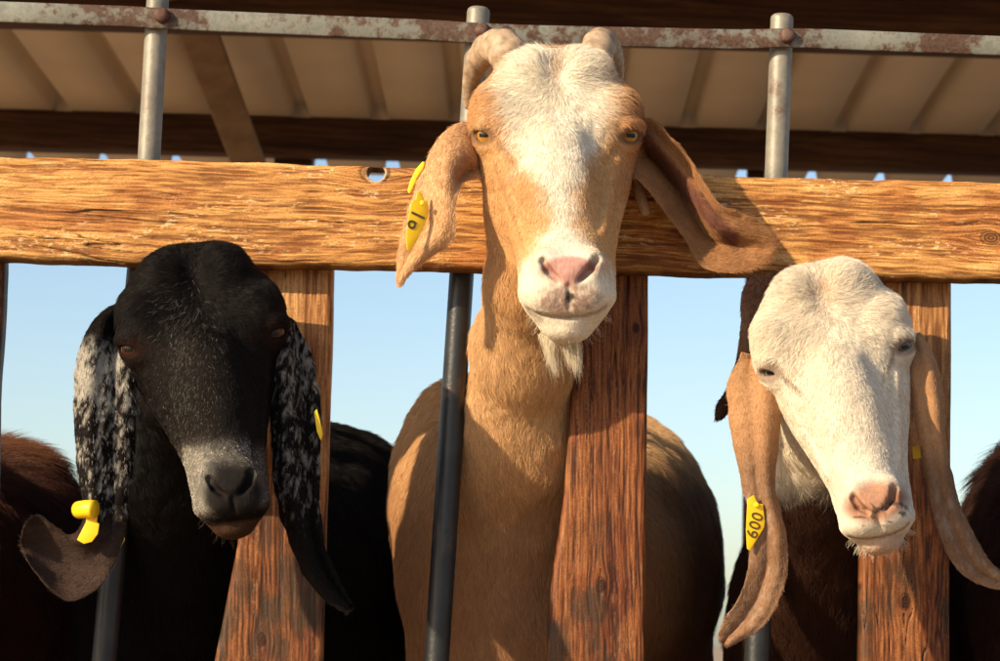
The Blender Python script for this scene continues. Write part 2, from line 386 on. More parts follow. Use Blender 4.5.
for m_, b_ in (((145.6, 200), (106, 640)), ((465.5, 215), (437, 655)), ((775.2, 200), (757, 655)), ((1099.5, 210), (1088, 655)), ((-204, 200), (-238, 640))):
    a_ = np.array(m_, float); lower_pipe_shell(m_, b_)
pipe((159, -22), (149, 158), (106, 640), 11.5, M_PIPE)
pipe((478.5, 12), (461, 275), (437, 655), 11.8, M_PIPE)
pipe((782, 19), (776, 180), (757, 655), 11.8, M_PIPE)
pipe((1105, 26), (1100, 190), (1088, 655), 11.8, M_PIPE)
pipe((-190, -30), (-200, 150), (-238, 640), 11.8, M_PIPE)
# flat bar, bent a little round each pipe
bx = [-420, -60, 60, 130, 162, 200, 330, 430, 480, 530, 680, 745, 785, 825, 900, 1000, 1420]
bt = [-14, -1, 3.5, 6, 8, 10, 15.5, 19.5, 23, 25, 28, 29.5, 28, 29, 32, 36, 50]
bb = [7, 20, 24.5, 27, 29, 31, 36.5, 40.5, 44, 45.5, 48, 49.5, 47, 49, 52, 55.5, 70]
X = np.linspace(-420, 1420, 500)
def sm(a, k=9): 
    p = np.pad(a, k, mode='edge'); return np.convolve(p, np.ones(2 * k + 1) / (2 * k + 1), 'valid')
Tb, Bb = sm(np.interp(X, bx, bt), 5), sm(np.interp(X, bx, bb), 5)
Db = 42 - 2.5 * sum(np.exp(-((X - c) / 22) ** 2) for c in (162, 481, 785)) + (fbm(np.stack([X, X * 0, X * 0], -1), 60, 3) - .5) * 3
V = []; 
prof = [(0.0, 0.0), (.08, -1.0), (.92, -1.0), (1.0, 0.0), (1.0, 4.0), (0.0, 4.0)]
for t, dd in prof:
    V.append(W(np.stack([X, Tb + (Bb - Tb) * t, Db + dd], -1)))
V = np.array(V); k, n = V.shape[:2]; F = []
for j in range(k):
    for i in range(n - 1): F.append((j * n + i, ((j + 1) % k) * n + i, ((j + 1) % k) * n + i + 1, j * n + i + 1))
mesh_obj('flat_bar', V.reshape(-1, 3), F, M_BAR, rg, smooth=False)
def dome(name, x, y, d, r_px, h, mat, parent, n=20):
    c = W((x, y, d)); V = []; F = []
    rr = r_px / 1000 * (2200 + d) / 2200
    ring = [(1.0, 0), (1.0, .45), (.9, .75), (.62, .95), (.25, 1.02)]
    for (a, b) in ring:
        for j in range(n):
            th = 2 * np.pi * j / n; w = 1 + .05 * math.sin(3 * th + x)
            V.append(c + np.array([rr * a * w * math.cos(th), -h * b, rr * a * w * math.sin(th)]))
    for i in range(len(ring) - 1):
        for j in range(n): F.append((i * n + j, i * n + (j + 1) % n, (i + 1) * n + (j + 1) % n, (i + 1) * n + j))
    F.append(tuple(range((len(ring) - 1) * n, len(ring) * n)))
    return mesh_obj(name, V, F, mat, parent)
for (x, y) in ((162, 16), (482.5, 31.5), (787, 36)):
    dome('bolt', x, y, 38.5, 8.0, .008, M_BOLT, rg)

# ------------------------------------------------------------ shed roof behind
shed = empty('shed_roof', Wv(500, 640, 3500), 'low corrugated metal roof on dark timber beams behind the goats, seen from below', 'shed roof')
bpy.context.view_layer.update()
A = W((0, 110, 3850.)); B = W((1000, 136.5, 4120.)); ex = (B - A) / 1000.0            # one photo pixel along the far purlin
v = W((520, 713, 8000.)) - Cn; v /= np.linalg.norm(v)                              # ribs run away from the camera
rib0, pitch_px = 448.0, 77.2
prof = [(0, 0), (28, 0), (30.5, 1), (44.5, 1), (47, 0), (77.2, 0)]
xs_, hs_ = [], []
for k in range(-14, 18):
    for (a, h) in prof[:-1]:
        xs_.append(rib0 - 38.6 + k * pitch_px + a); hs_.append(h)
up = np.cross(ex, v); up /= np.linalg.norm(up); up = up if up[2] > 0 else -up
RS = np.linspace(-3.6, .66, 24)
V = np.array([[A + ex * x + v * s + up * (.050 * h) for x, h in zip(xs_, hs_)] for s in RS])
m_, n_ = V.shape[:2]; F = []
V2 = V + up * .0012
for i in range(m_ - 1):
    for j in range(n_ - 1):
        F.append((i * n_ + j, i * n_ + j + 1, (i + 1) * n_ + j + 1, (i + 1) * n_ + j))
o_ = m_ * n_
F += [tuple(o_ + q for q in f[::-1]) for f in F]
mesh_obj('roof_sheet', np.concatenate([V.reshape(-1, 3), V2.reshape(-1, 3)]), F, M_ROOF, shed, smooth=False)
def bar8(name, P8, mat, parent=shed):
    F = [(0, 1, 2, 3), (7, 6, 5, 4), (0, 4, 5, 1), (1, 5, 6, 2), (2, 6, 7, 3), (3, 7, 4, 0)]
    o = mesh_obj(name, P8, F, mat, parent, smooth=False)
    b = o.modifiers.new('bevel', 'BEVEL'); b.width = .006; b.segments = 2
    return o
def beam_along(x0, x1, s, depth, width, mat, name, gap=.002):
    a, b = A + ex * x0 + v * s, A + ex * x1 + v * s
    dn = -up
    return bar8(name, [a + dn * gap, b + dn * gap, b + dn * gap + v * width, a + dn * gap + v * width,
                       a + dn * depth, b + dn * depth, b + dn * depth + v * width, a + dn * depth + v * width], mat)
beam_along(-900, 1900, -.02, .112, .06, M_BEAM, 'purlin')
beam_along(-900, 1900, -1.27, .135, .08, M_BEAM, 'beam')
beam_along(-900, 1900, -2.2, .135, .08, M_BEAM, 'beam')
def post(x, w_px, d, w, name='post', ytop=140, mat=M_BEAM):
    t = W((x, ytop, d)); s = w_px * (2200 + d) / 2200 / 2000
    z1 = t[2]; x0, y0 = t[0], t[1]
    return bar8(name, [np.array(p) for p in ((x0 - s, y0, z1), (x0 + s, y0, z1), (x0 + s, y0 + w, z1), (x0 - s, y0 + w, z1),
                (x0 - s, y0, 0), (x0 + s, y0, 0), (x0 + s, y0 + w, 0), (x0 - s, y0 + w, 0))], mat)
post(757, 17, 4130., .05); post(293, 38, 4000., .09, ytop=150)
post(-420, 38, 3800., .09, ytop=130); post(1420, 38, 4300., .09, ytop=170)
# diagonal brace
a, b = W((172, -40, 2520.)), W((259, 190, 3800.))
ax = (b - a) / np.linalg.norm(b - a); sd = np.cross(ax, [0, 1, 0]); sd /= np.linalg.norm(sd); th_ = np.cross(ax, sd)
P8 = []
for q in (a, b):
    for (i, j) in ((-1, -1), (1, -1), (1, 1), (-1, 1)): P8.append(q + sd * i * .043 + th_ * j * .025)
bar8('brace', P8, M_BRACE)

# ------------------------------------------------------------ surface nets
def surface_nets(F, xs, ys, ds):
    S = F < 0
    nx, ny, nd = F.shape
    cnt = np.zeros((nx - 1, ny - 1, nd - 1), np.uint8)
    for i in (0, 1):
        for j in (0, 1):
            for k in (0, 1): cnt += S[i:nx - 1 + i, j:ny - 1 + j, k:nd - 1 + k]
    act = np.argwhere((cnt > 0) & (cnt < 8))
    ids = np.full(cnt.shape, -1, np.int32); ids[act[:, 0], act[:, 1], act[:, 2]] = np.arange(len(act))
    corners = [(i, j, k) for i in (0, 1) for j in (0, 1) for k in (0, 1)]
    vals = {c: F[act[:, 0] + c[0], act[:, 1] + c[1], act[:, 2] + c[2]].astype(np.float64) for c in corners}
    acc = np.zeros((len(act), 3)); num = np.zeros(len(act))
    for c in corners:
        for ax in range(3):
            if c[ax] == 1: continue
            c2 = list(c); c2[ax] = 1; c2 = tuple(c2)
            a, b = vals[c], vals[c2]; m = (a < 0) != (b < 0)
            t = np.where(m, a / np.where(m, a - b, 1), 0)
            p = np.tile(np.array(c, float), (len(act), 1)); p[:, ax] += t
            acc[m] += p[m]; num[m] += 1
    loc = acc / num[:, None]
    out = np.empty_like(loc)
    for ax, g in enumerate((xs, ys, ds)):
        g0 = g[act[:, ax]]; g1 = g[act[:, ax] + 1]; out[:, ax] = g0 + (g1 - g0) * loc[:, ax]
    quads = []
    for ax in range(3):
        sl0 = [slice(None)] * 3; sl1 = [slice(None)] * 3; sl0[ax] = slice(0, -1); sl1[ax] = slice(1, None)
        a, b = S[tuple(sl0)], S[tuple(sl1)]
        e = np.argwhere(a != b)
        o1, o2 = [k for k in range(3) if k != ax]
        ok = (e[:, o1] > 0) & (e[:, o2] > 0) & (e[:, o1] < F.shape[o1] - 1) & (e[:, o2] < F.shape[o2] - 1)
        e = e[ok]; ins = a[e[:, 0], e[:, 1], e[:, 2]]
        def cid(p, q):
            c = e.copy(); c[:, o1] -= p; c[:, o2] -= q; return ids[c[:, 0], c[:, 1], c[:, 2]]
        q = np.stack([cid(1, 1), cid(0, 1), cid(0, 0), cid(1, 0)], -1)
        flip = ins if ax != 1 else ~ins
        q[~flip] = q[~flip][:, ::-1]
        quads.append(q)
    return out, np.concatenate(quads)
def vnormals(V, Q):
    T = np.concatenate([Q[:, [0, 1, 2]], Q[:, [0, 2, 3]]])
    n = np.cross(V[T[:, 1]] - V[T[:, 0]], V[T[:, 2]] - V[T[:, 0]])
    N_ = np.zeros_like(V)
    for k in range(3): 
        for c in range(3): N_[:, c] += np.bincount(T[:, k], n[:, c], len(V))
    return N_ / (np.linalg.norm(N_, axis=1)[:, None] + 1e-12), T
def smooth_mesh(V, Q, it=2, lam=.5):
    E = np.concatenate([Q[:, [0, 1]], Q[:, [1, 2]], Q[:, [2, 3]], Q[:, [3, 0]]]); E = np.concatenate([E, E[:, ::-1]])
    deg = np.bincount(E[:, 0], minlength=len(V))
    for _ in range(it):
        S_ = np.stack([np.bincount(E[:, 0], V[E[:, 1], c], len(V)) for c in range(3)], -1)
        V = V + lam * (S_ / np.maximum(deg, 1)[:, None] - V)
    return V
def smin(a, b, k):
    h = np.maximum(k - np.abs(a - b), 0) / k; return np.minimum(a, b) - h * h * k * .25
def smax(a, b, k): return -smin(-a, -b, k)
def ell(X, Y, D, c, r, rot=None):
    dx, dy, dd = X - c[0], Y - c[1], D - c[2]
    if rot is not None:
        M = rot; dx, dy, dd = M[0][0] * dx + M[0][1] * dy + M[0][2] * dd, M[1][0] * dx + M[1][1] * dy + M[1][2] * dd, M[2][0] * dx + M[2][1] * dy + M[2][2] * dd
    k0 = np.sqrt((dx / r[0]) ** 2 + (dy / r[1]) ** 2 + (dd / r[2]) ** 2)
    return (k0 - 1) * min(r) if max(r) / min(r) < 1.8 else (k0 - 1) * (min(r) * .6 + .4 * sum(r) / 3)
def cone(X, Y, D, a, b, ra, rb, sd=1.0):
    """tapered limb; sd stretches it in depth"""
    a = np.array(a, float); b = np.array(b, float); ab = b - a
    dx, dy, dd = X - a[0], Y - a[1], D - a[2]
    t = np.clip((dx * ab[0] + dy * ab[1] + dd * ab[2]) / (ab @ ab), 0, 1)
    ex_, ey, ed = dx - t * ab[0], dy - t * ab[1], (dd - t * ab[2]) / sd
    return np.sqrt(ex_ ** 2 + ey ** 2 + ed ** 2) - (ra + (rb - ra) * t)

# ------------------------------------------------------------ the goat head, in the tan goat's pixel space
def table(pts, sig=5):
    ys = np.arange(20, 380, 1.0); pts = np.array(pts, float); t = np.interp(ys, pts[:, 0], pts[:, 1])
    k = np.exp(-.5 * (np.arange(-3 * sig, 3 * sig + 1) / sig) ** 2); k /= k.sum()
    return ys, np.convolve(np.pad(t, 3 * sig, mode='edge'), k, 'valid')
ST = [  # y, centre x, half width, front depth, back depth
    (44, 557, 22, -48, -18), (52, 556, 40, -60, -2), (66, 554, 53, -76, 14), (92, 553, 69, -97, 25), (118, 555, 78, -112, 26),
    (145, 556, 80, -123, 14), (172, 557, 77, -134, -4), (200, 560, 67, -147, -8), (228, 563, 57, -162, -24), (252, 566, 50, -176, -48),
    (278, 567, 49, -187, -76), (300, 567, 48, -186, -92), (318, 568, 37, -176, -102), (334, 567, 22, -160, -108), (346, 566, 9, -146, -118)]
def head_field(X, Y, D, ws=((0, 1), (400, 1)), narrow=.68):
    cols = []
    for k, sg in ((1, 6), (2, 4), (3, 7), (4, 7)):
        ys, t = table([(s[0], s[k]) for s in ST], sg)
        cols.append(np.interp(Y, ys, t).astype(np.float32))
    cx, w, f, b = cols
    w = w * np.interp(Y, [p[0] for p in ws], [p[1] for p in ws]).astype(np.float32)
    t = np.clip((D - f) / (b - f), 0, 1)
    s = np.clip(t / .6, 0, 1); s = s * s * (3 - 2 * s)
    nr = np.interp(Y, [60, 130, 200, 250, 290], [.9, narrow + .08, narrow, narrow + .12, .9]).astype(np.float32)
    wd = w * (nr + (1 - nr) * s)
    cd, hd = (f + b) / 2, np.maximum((b - f) / 2, 4)
    n = 2.35
    r = ((np.abs(X - cx) / wd) ** n + (np.abs(D - cd) / hd) ** n) ** (1 / n)
    F = (r - 1) * np.minimum(wd, hd) * .9
    F = smax(F, (48 - Y), 14); F = smax(F, Y - 341, 16)
    mz = float(np.interp(290, [p[0] for p in ws], [p[1] for p in ws]))
    def E(c, rr, k, rot=None):
        if c[1] > 240: c = (567.5 + (c[0] - 567.5) * mz, c[1], c[2]); rr = (rr[0] * mz, rr[1], rr[2])
        return smin(F, ell(X, Y, D, c, rr, rot), k)
    F = E((496, 114, -68), (20, 24, 28), 34); F = E((617, 114, -66), (20, 24, 28), 34)          # brow ridges
    F = E((530, 69, -64), (24, 19, 22), 18); F = E((583, 69, -64), (24, 19, 22), 18)            # poll bumps
    F = smax(F, -ell(X, Y, D, (557, 54, -98), (10, 20, 20)), 20)                               # dent between them
    F = smax(F, -ell(X, Y, D, (516, 128, -132), (12, 34, 12)), 26); F = smax(F, -ell(X, Y, D, (602, 128, -132), (12, 34, 12)), 26)
    F = E((559, 190, -128), (26, 60, 20), 26)                                                  # nasal bridge
    for sx, ex0 in ((-1, 489), (1, 625)):                                                      # lids, then the opening
        F = E((ex0, 135, -76), (17, 16.5, 16.5), 10)
        F = smin(F, cone(X, Y, D, (ex0 - 11 * -sx * -1 if False else ex0 + sx * 2, 124, -92), (ex0 + sx * 12, 125, -80), 6.0, 5.5), 8)
    F = E((546, 266, -172), (14, 15, 15), 12); F = E((591, 265, -172), (14, 15, 15), 12)        # wings of the nose
    F = E((568, 272, -176), (20, 15, 15), 10)
    F = E((547, 294, -160), (25, 19, 24), 14); F = E((588, 294, -160), (25, 19, 24), 14)        # upper lip
    F = E((567, 329, -146), (24, 14, 24), 8)                                                   # lower lip and chin
    return F
def front_surface(fn, x, y, lo=-260, hi=40):
    d = np.arange(lo, hi, .5); v_ = fn(np.full_like(d, x), np.full_like(d, y), d)
    i = np.argmax(v_ < 0); return d[i] if v_[i] < 0 else None
def carve(F, X, Y, D, base, eyeopen=5.8, mz=1.0):
    """eye openings, nostrils, mouth line"""
    def cut(F, x0, y0, x1, y1, r0, r1, sink=0.0, k=2.5):
        if y0 > 240: x0 = 567.5 + (x0 - 567.5) * mz; x1 = 567.5 + (x1 - 567.5) * mz
        a = front_surface(base, x0, y0); b = front_surface(base, x1, y1)
        if a is None or b is None: return F
        return smax(F, -cone(X, Y, D, (x0, y0, a + sink), (x1, y1, b + sink), r0, r1), k)
    for sx, ex0 in ((-1, 489), (1, 625)):
        o = np.array([sx * .62, .02, -.78]); o /= np.linalg.norm(o); c = np.array([ex0, 136, -76]) + o * 16
        side = np.array([-o[2], 0, o[0]]); side /= np.linalg.norm(side); upv = np.cross(o, side)
        tilt = .18 * sx
        s2 = side * math.cos(tilt) + upv * math.sin(tilt); u2 = np.cross(o, s2)
        F = smax(F, -ell(X, Y, D, c, (11.5, eyeopen, 12.5), (s2, u2, o)), 2.5)
    for (x0, y0, x1, y1) in ((542, 259, 547, 269), (547, 269, 558, 281)): F = cut(F, x0, y0, x1, y1, 4.8, 3.4, 1); F = cut(F, x0 + 1, y0 + 2, x1, y1 - 2, 3.6, 2.6, 7)
    for (x0, y0, x1, y1) in ((597, 258, 592, 268), (592, 268, 580, 280)): F = cut(F, x0, y0, x1, y1, 4.8, 3.4, 1); F = cut(F, x0 - 1, y0 + 2, x1, y1 - 2, 3.6, 2.6, 7)
    F = cut(F, 569, 284, 569, 308, 1.8, 1.6, .3, 3)
    mp = [(528, 309), (539, 314), (553, 317), (569, 317), (585, 316), (598, 312), (606, 306)]
    for (a, b) in zip(mp[:-1], mp[1:]): F = cut(F, *a, *b, 2.2, 2.2, .6, 3)
    for pts in (((499, 162), (510, 196), (524, 236)), ((616, 160), (608, 198), (600, 234))):
        for (p, q) in zip(pts[:-1], pts[1:]):
            a, b = front_surface(base, *p), front_surface(base, *q)
            if a is not None and b is not None: F = smin(F, cone(X, Y, D, (*p, a + 2.2), (*q, b + 2.2), 3.0, 3.0), 7)
    return F

class Pose:
    """places the canonical head: centre between the eyes, roll in the picture plane, pitch, turn, scale"""
    def __init__(s, x, y, d, roll=0, pitch=0, yaw=0, scale=(1, 1, 1), ywarp=None):
        s.c = np.array([x, y, d], float)
        Rz = np.array(Matrix.Rotation(R(roll), 3, 'Z')); Rx = np.array(Matrix.Rotation(R(pitch), 3, 'X')); Ry = np.array(Matrix.Rotation(R(yaw), 3, 'Y'))
        s.M = Rz @ Ry @ Rx @ np.diag(scale); s.I = np.linalg.inv(s.M); s.yw = ywarp
        s.q0 = np.array([557, 135, -74.])
    def inv(s, X, Y, D):
        dx, dy, dd = X - s.c[0], Y - s.c[1], D - s.c[2]; I = s.I
        x = I[0, 0] * dx + I[0, 1] * dy + I[0, 2] * dd + s.q0[0]; y = I[1, 0] * dx + I[1, 1] * dy + I[1, 2] * dd + s.q0[1]
        d = I[2, 0] * dx + I[2, 1] * dy + I[2, 2] * dd + s.q0[2]
        if s.yw: y = np.interp(y, s.yw[0], s.yw[1])
        return x, y, d
    def fwd(s, p):
        p = np.array(p, float)
        if s.yw: p[..., 1] = np.interp(p[..., 1], s.yw[1], s.yw[0])
        return (p - s.q0) @ s.M.T + s.c

def axis(fine, lo, hi, h=2.2, grow=1.09, hmax=16):
    a, b = fine; core = list(np.arange(a, b + h, h)); L_ = []; x, s = a, h
    while x > lo: s = min(s * grow, hmax); x -= s; L_.append(x)
    U = []; x, s = core[-1], h
    while x < hi: s = min(s * grow, hmax); x += s; U.append(x)
    return np.array(L_[::-1] + core + U)

def build_body(name, parent, pose, hb, limits, limbs, colfn, hopt={}, h=2.2, kneck=26, eyeopen=5.8):
    """one continuous skin: limbs (neck, chest, barrel, legs) smoothly joined to the head"""
    xs = axis((hb[0], hb[1]), limits[0], limits[1], h); ys = axis((hb[2], hb[3]), limits[2], limits[3], h); ds = axis((hb[4], hb[5]), limits[4], limits[5], h)
    F = np.full((len(xs), len(ys), len(ds)), 60., np.float32)
    for kind, args, k in limbs:
        if kind == 'ell': c, r = args[:2]; lo = np.array(c) - np.array(r) * 1.0 - k - 20; hi = np.array(c) + np.array(r) + k + 20
        else:
            sd = args[4] if len(args) > 4 else 1; rr = max(args[2], args[3]); e = np.array([rr, rr, rr * sd]) + k + 20
            lo = np.minimum(args[0], args[1]) - e; hi = np.maximum(args[0], args[1]) + e
        ix = [slice(max(0, np.searchsorted(g, lo[q]) - 1), np.searchsorted(g, hi[q]) + 1) for q, g in enumerate((xs, ys, ds))]
        X, Y, D = np.meshgrid(xs[ix[0]], ys[ix[1]], ds[ix[2]], indexing='ij', sparse=True)
        X, Y, D = (q.astype(np.float32) for q in (X, Y, D))
        f = (ell if kind == 'ell' else cone)(X, Y, D, *args).astype(np.float32)
        F[tuple(ix)] = smin(F[tuple(ix)], f, k)
    if pose is not None:
        m = 24
        ix = [slice(max(0, np.searchsorted(g, a - m) - 1), np.searchsorted(g, b + m) + 1) for g, a, b in ((xs, hb[0], hb[1]), (ys, hb[2], hb[3]), (ds, hb[4], hb[5]))]
        X, Y, D = np.meshgrid(xs[ix[0]], ys[ix[1]], ds[ix[2]], indexing='ij')
        X, Y, D = pose.inv(X.astype(np.float32), Y.astype(np.float32), D.astype(np.float32))
        X, Y, D = (np.asarray(q, np.float32) for q in (X, Y, D))
        base = lambda a, b, c: head_field(a, b, c, **hopt)
        H = base(X, Y, D)
        sub = smin(F[tuple(ix)], H, kneck)
        sub = carve(sub, X, Y, D, base, eyeopen, float(np.interp(290, [p[0] for p in hopt.get('ws', ((0, 1), (1, 1)))], [p[1] for p in hopt.get('ws', ((0, 1), (1, 1)))])))
        F[tuple(ix)] = sub
    V, Q = surface_nets(F, xs, ys, ds)
    V = smooth_mesh(V, Q, 2, .5)
    Nn, T = vnormals(V, Q)
    if Nn[np.argmin(V[:, 2]), 2] > 0: Q = Q[:, ::-1]; Nn, T = vnormals(V, Q)
    lump = (fbm(V, 46, 71, 2) - .5) * 12 * sstep(-40, 60, V[:, 2]) + (fbm(V, 13, 72, 2) - .5) * 1.8
    V = V + Nn * lump[:, None]; Nn, T = vnormals(V, Q)
    # make sure normals point outwards
    i = np.argmin(V[:, 2])
    if Nn[i, 2] > 0: Q = Q[:, ::-1]; Nn = -Nn; T = T[:, ::-1]
    o = mesh_obj(name, W(V), Q[:, ::-1], M_SKIN, parent, cols=colfn(V, Nn, None))
    return o, V, Nn, T

def fur(name, obj_parent, V, Nn, T, count_per_mm2, lenfn, dirfn, colfn, width=.16, keep=None, lift=.35, seg=4, curl=.25, seed=1):
    g = np.random.default_rng(seed)
    a, b, c = V[T[:, 0]], V[T[:, 1]], V[T[:, 2]]
    area = np.linalg.norm(np.cross(b - a, c - a), axis=1) / 2
    cen = (a + b + c) / 3; nc = Nn[T[:, 0]]
    w = area.copy(); w[nc[:, 2] > .45] = 0
    w[(cen[:, 1] > 700) | (cen[:, 0] < -30) | (cen[:, 0] > 1030) | (cen[:, 1] < -30)] = 0
    if keep is not None: w = w * keep(cen)
    n = int(w.sum() * count_per_mm2 * HAIR)
    if n < 5: return None
    t = g.choice(len(T), n, p=w / w.sum())
    r1, r2 = np.sqrt(g.random(n)), g.random(n)
    bc = np.stack([1 - r1, r1 * (1 - r2), r1 * r2], -1)
    p = (V[T[t]] * bc[..., None]).sum(1); nn = (Nn[T[t]] * bc[..., None]).sum(1); nn /= np.linalg.norm(nn, axis=1)[:, None] + 1e-9
    d = dirfn(p, nn)
    clump = np.stack([vnoise(p, 7, 11 + seed) - .5, vnoise(p, 7, 12 + seed) - .5, vnoise(p, 7, 13 + seed) - .5], -1) * .9
    d = d + clump + g.normal(0, .22, (n, 3))
    d -= nn * (d * nn).sum(1)[:, None]; d /= np.linalg.norm(d, axis=1)[:, None] + 1e-9
    L_ = lenfn(p, nn) * g.uniform(.6, 1.25, n)
    lf = lift * g.uniform(.5, 1.6, n)
    ts = np.linspace(0, 1, seg)
    side = np.cross(nn, d); cu = g.normal(0, curl, n)
    pts = p[:, None] - nn[:, None] * .4 + L_[:, None, None] * (
        ts[None, :, None] * d[:, None] + (lf[:, None] * (ts - .55 * ts ** 2)[None])[..., None] * nn[:, None]
        + (cu[:, None] * (ts ** 2)[None])[..., None] * side[:, None] * .5)
    col = colfn(p, nn, g)
    cu_ = bpy.data.hair_curves.new(name); cu_.add_curves([seg] * n)
    off = origin(obj_parent)
    cu_.position_data.foreach_set('vector', (W(pts) - off).astype(np.float32).ravel())
    wd = width * g.uniform(.7, 1.3, n)
    rad = (wd[:, None] * (1 - .85 * ts ** 1.5)[None]) / 1000
    ra = cu_.attributes.get('radius') or cu_.attributes.new('radius', 'FLOAT', 'POINT'); ra.data.foreach_set('value', rad.astype(np.float32).ravel())
    ca = cu_.attributes.new('col', 'FLOAT_COLOR', 'CURVE')
    ca.data.foreach_set('color', np.concatenate([np.clip(col, 0, 1), np.ones((n, 1))], 1).astype(np.float32).ravel())
    cu_.materials.append(M_HAIR)
    o = bpy.data.objects.new(name, cu_); C.objects.link(o); o.parent = obj_parent
    return o

# ------------------------------------------------------------ ears: a leaf-shaped sheet with a real thickness
def ear(rows, parent, colfn, prof_thick=5.0, n=70, m=22, name='ear', hairlen=6, dens=.9, width=.15, seed=3, wob=1.5, flip=False, lift=.3, fold=None):
    """rows: (left x, left y, right x, right y, d_left, d_middle, d_right)"""
    rows = np.array(rows, float); R_ = spline(rows, n)
    u = np.linspace(-1, 1, m)
    Lp = np.stack([R_[:, 0], R_[:, 1], R_[:, 4]], -1); Rp = np.stack([R_[:, 2], R_[:, 3], R_[:, 6]], -1)
    mid = (Lp + Rp) / 2; mid[:, 2] = R_[:, 5]
    w0, w1, w2 = u * (u - 1) / 2, 1 - u * u, u * (u + 1) / 2
    G = Lp[:, None] * w0[None, :, None] + mid[:, None] * w1[None, :, None] + Rp[:, None] * w2[None, :, None]
    G[..., 2] += (fbm(G * [1, 1, 0], 30, seed) - .5) * wob * 2 + (fbm(G * [1, 1, 0], 9, seed + 4) - .5) * wob
    if fold: G[..., 2] += fold(u[None, :], np.linspace(0, 1, n)[:, None])
    edge = np.abs(u)[None, :] ** 6
    ne = (vnoise(G * [1, 1, 0], 14, seed + 9) - .5) * 3.0
    G[..., 0] += ne * edge * np.sign(u)[None, :]
    gu = np.gradient(G, axis=0); gv = np.gradient(G, axis=1)
    nn = np.cross(gu, gv); nn /= np.linalg.norm(nn, axis=2)[..., None] + 1e-9
    if nn[n // 2, m // 2, 2] > 0: nn = -nn                      # front side towards the camera
    th = prof_thick / 2 * (1 - np.abs(u)[None, :] ** 2.2 * .85) * np.clip(np.minimum(1, (n - 1 - np.arange(n)) / 5 + .3), 0, 1)[:, None]
    A_ = G + nn * th[..., None]; B_ = G - nn * th[..., None]
    V = np.concatenate([A_.reshape(-1, 3), B_.reshape(-1, 3)]); idx = np.arange(n * m).reshape(n, m); o0 = n * m
    q = np.stack([idx[:-1, :-1], idx[1:, :-1], idx[1:, 1:], idx[:-1, 1:]], -1).reshape(-1, 4)
    # orientation so that the front faces the camera
    a = V[q[len(q) // 2]]; fn = np.cross(a[1] - a[0], a[2] - a[0])
    if fn @ nn[n // 2, m // 2] < 0: q = q[:, ::-1]
    rim = np.concatenate([idx[0, :], idx[1:, -1], idx[-1, -2::-1], idx[-2:0:-1, 0]]); r2 = np.roll(rim, -1)
    qs = np.stack([rim, r2, r2 + o0, rim + o0], -1)
    c0 = V.mean(0); e0 = V[qs[m // 2 + 10]]; en = np.cross(e0[1] - e0[0], e0[2] - e0[0])
    if en @ (e0.mean(0) - G[min(n - 1, 10), m // 2]) < 0: qs = qs[:, ::-1]
    Q = np.concatenate([q, q[:, ::-1] + o0, qs])
    Nn, T = vnormals(V, Q)
    along = np.gradient((Lp + Rp) / 2, axis=0); along /= np.linalg.norm(along, axis=1)[:, None] + 1e-9
    ctr = (Lp + Rp) / 2
    def dirfn(p, nn_):
        k = np.argmin(((p[:, None, :2] - ctr[None, ::5, :2]) ** 2).sum(2), axis=1) * 5
        return along[np.minimum(k, n - 1)]
    o = mesh_obj(name, W(V), Q[:, ::-1], M_SKIN, parent, cols=colfn(V, Nn, None))
    fur('fur', o, V, Nn, T, dens, lambda p, q_: np.full(len(p), float(hairlen)), dirfn, colfn, width, seed=seed, lift=lift)
    return o, G
def mixc(a, b, t): t = np.asarray(t)[:, None]; return np.asarray(a) * (1 - t) + np.asarray(b) * t
def vary(c, g, amt=.16):
    if g is None: return c
    return c * (1 + g.normal(0, amt, len(c)))[:, None]
def eyeball(parent, pose, side, iris, r=14.2):
    ex0 = 489 if side < 0 else 625
    c = pose.fwd(np.array([ex0, 135.5, -76.])); cw = W(c)
    tocam = Cn - cw; tocam /= np.linalg.norm(tocam)
    Rw = pose.M / np.linalg.norm(pose.M, axis=0)[None]
    o_s = Rw @ np.array([side * .40, .20, -.90]); o = np.array([o_s[0], o_s[2], -o_s[1]]); o /= np.linalg.norm(o)
    rt = Rw @ np.array([1., 0, 0]); rt = np.array([rt[0], rt[2], -rt[1]]); rt -= o * (rt @ o); rt /= np.linalg.norm(rt); upw = np.cross(rt, o)
    if upw[2] < 0: upw = -upw
    V, F, cols = [], [], []
    nth, nph = 48, 56
    s = r * (2200 + c[2]) / 2200 / 1000 * np.linalg.norm(pose.M[:, 0])
    for i in range(nth + 1):
        th = math.pi * (i / nth) ** 1.3
        for j in range(nph):
            ph = 2 * math.pi * j / nph
            a, b_, z = math.sin(th) * math.cos(ph), math.sin(th) * math.sin(ph), math.cos(th)
            V.append(cw + s * (rt * a + upw * b_ + o * z))
            rad = math.sin(th) if z > 0 else 2
            if abs(a) < .36 and abs(b_) < .15 and z > 0: cl = (.004, .003, .003)
            elif rad < .62:
                k = .7 + .3 * math.sin(ph * 23) * math.sin(ph * 9 + 1); k *= .55 + .45 * min(1, (rad - .1) * 2.2) if rad < .5 else .45
                cl = tuple(q * k for q in iris)
            elif rad < .70: cl = (.02, .012, .008)
            else: cl = (.25, .16, .12)
            cols.append(cl)
    for i in range(nth):
        for j in range(nph): F.append((i * nph + j, (i + 1) * nph + j, (i + 1) * nph + (j + 1) % nph, i * nph + (j + 1) % nph))
    return mesh_obj('eye', V, F, M_EYE, parent, cols=np.array(cols))
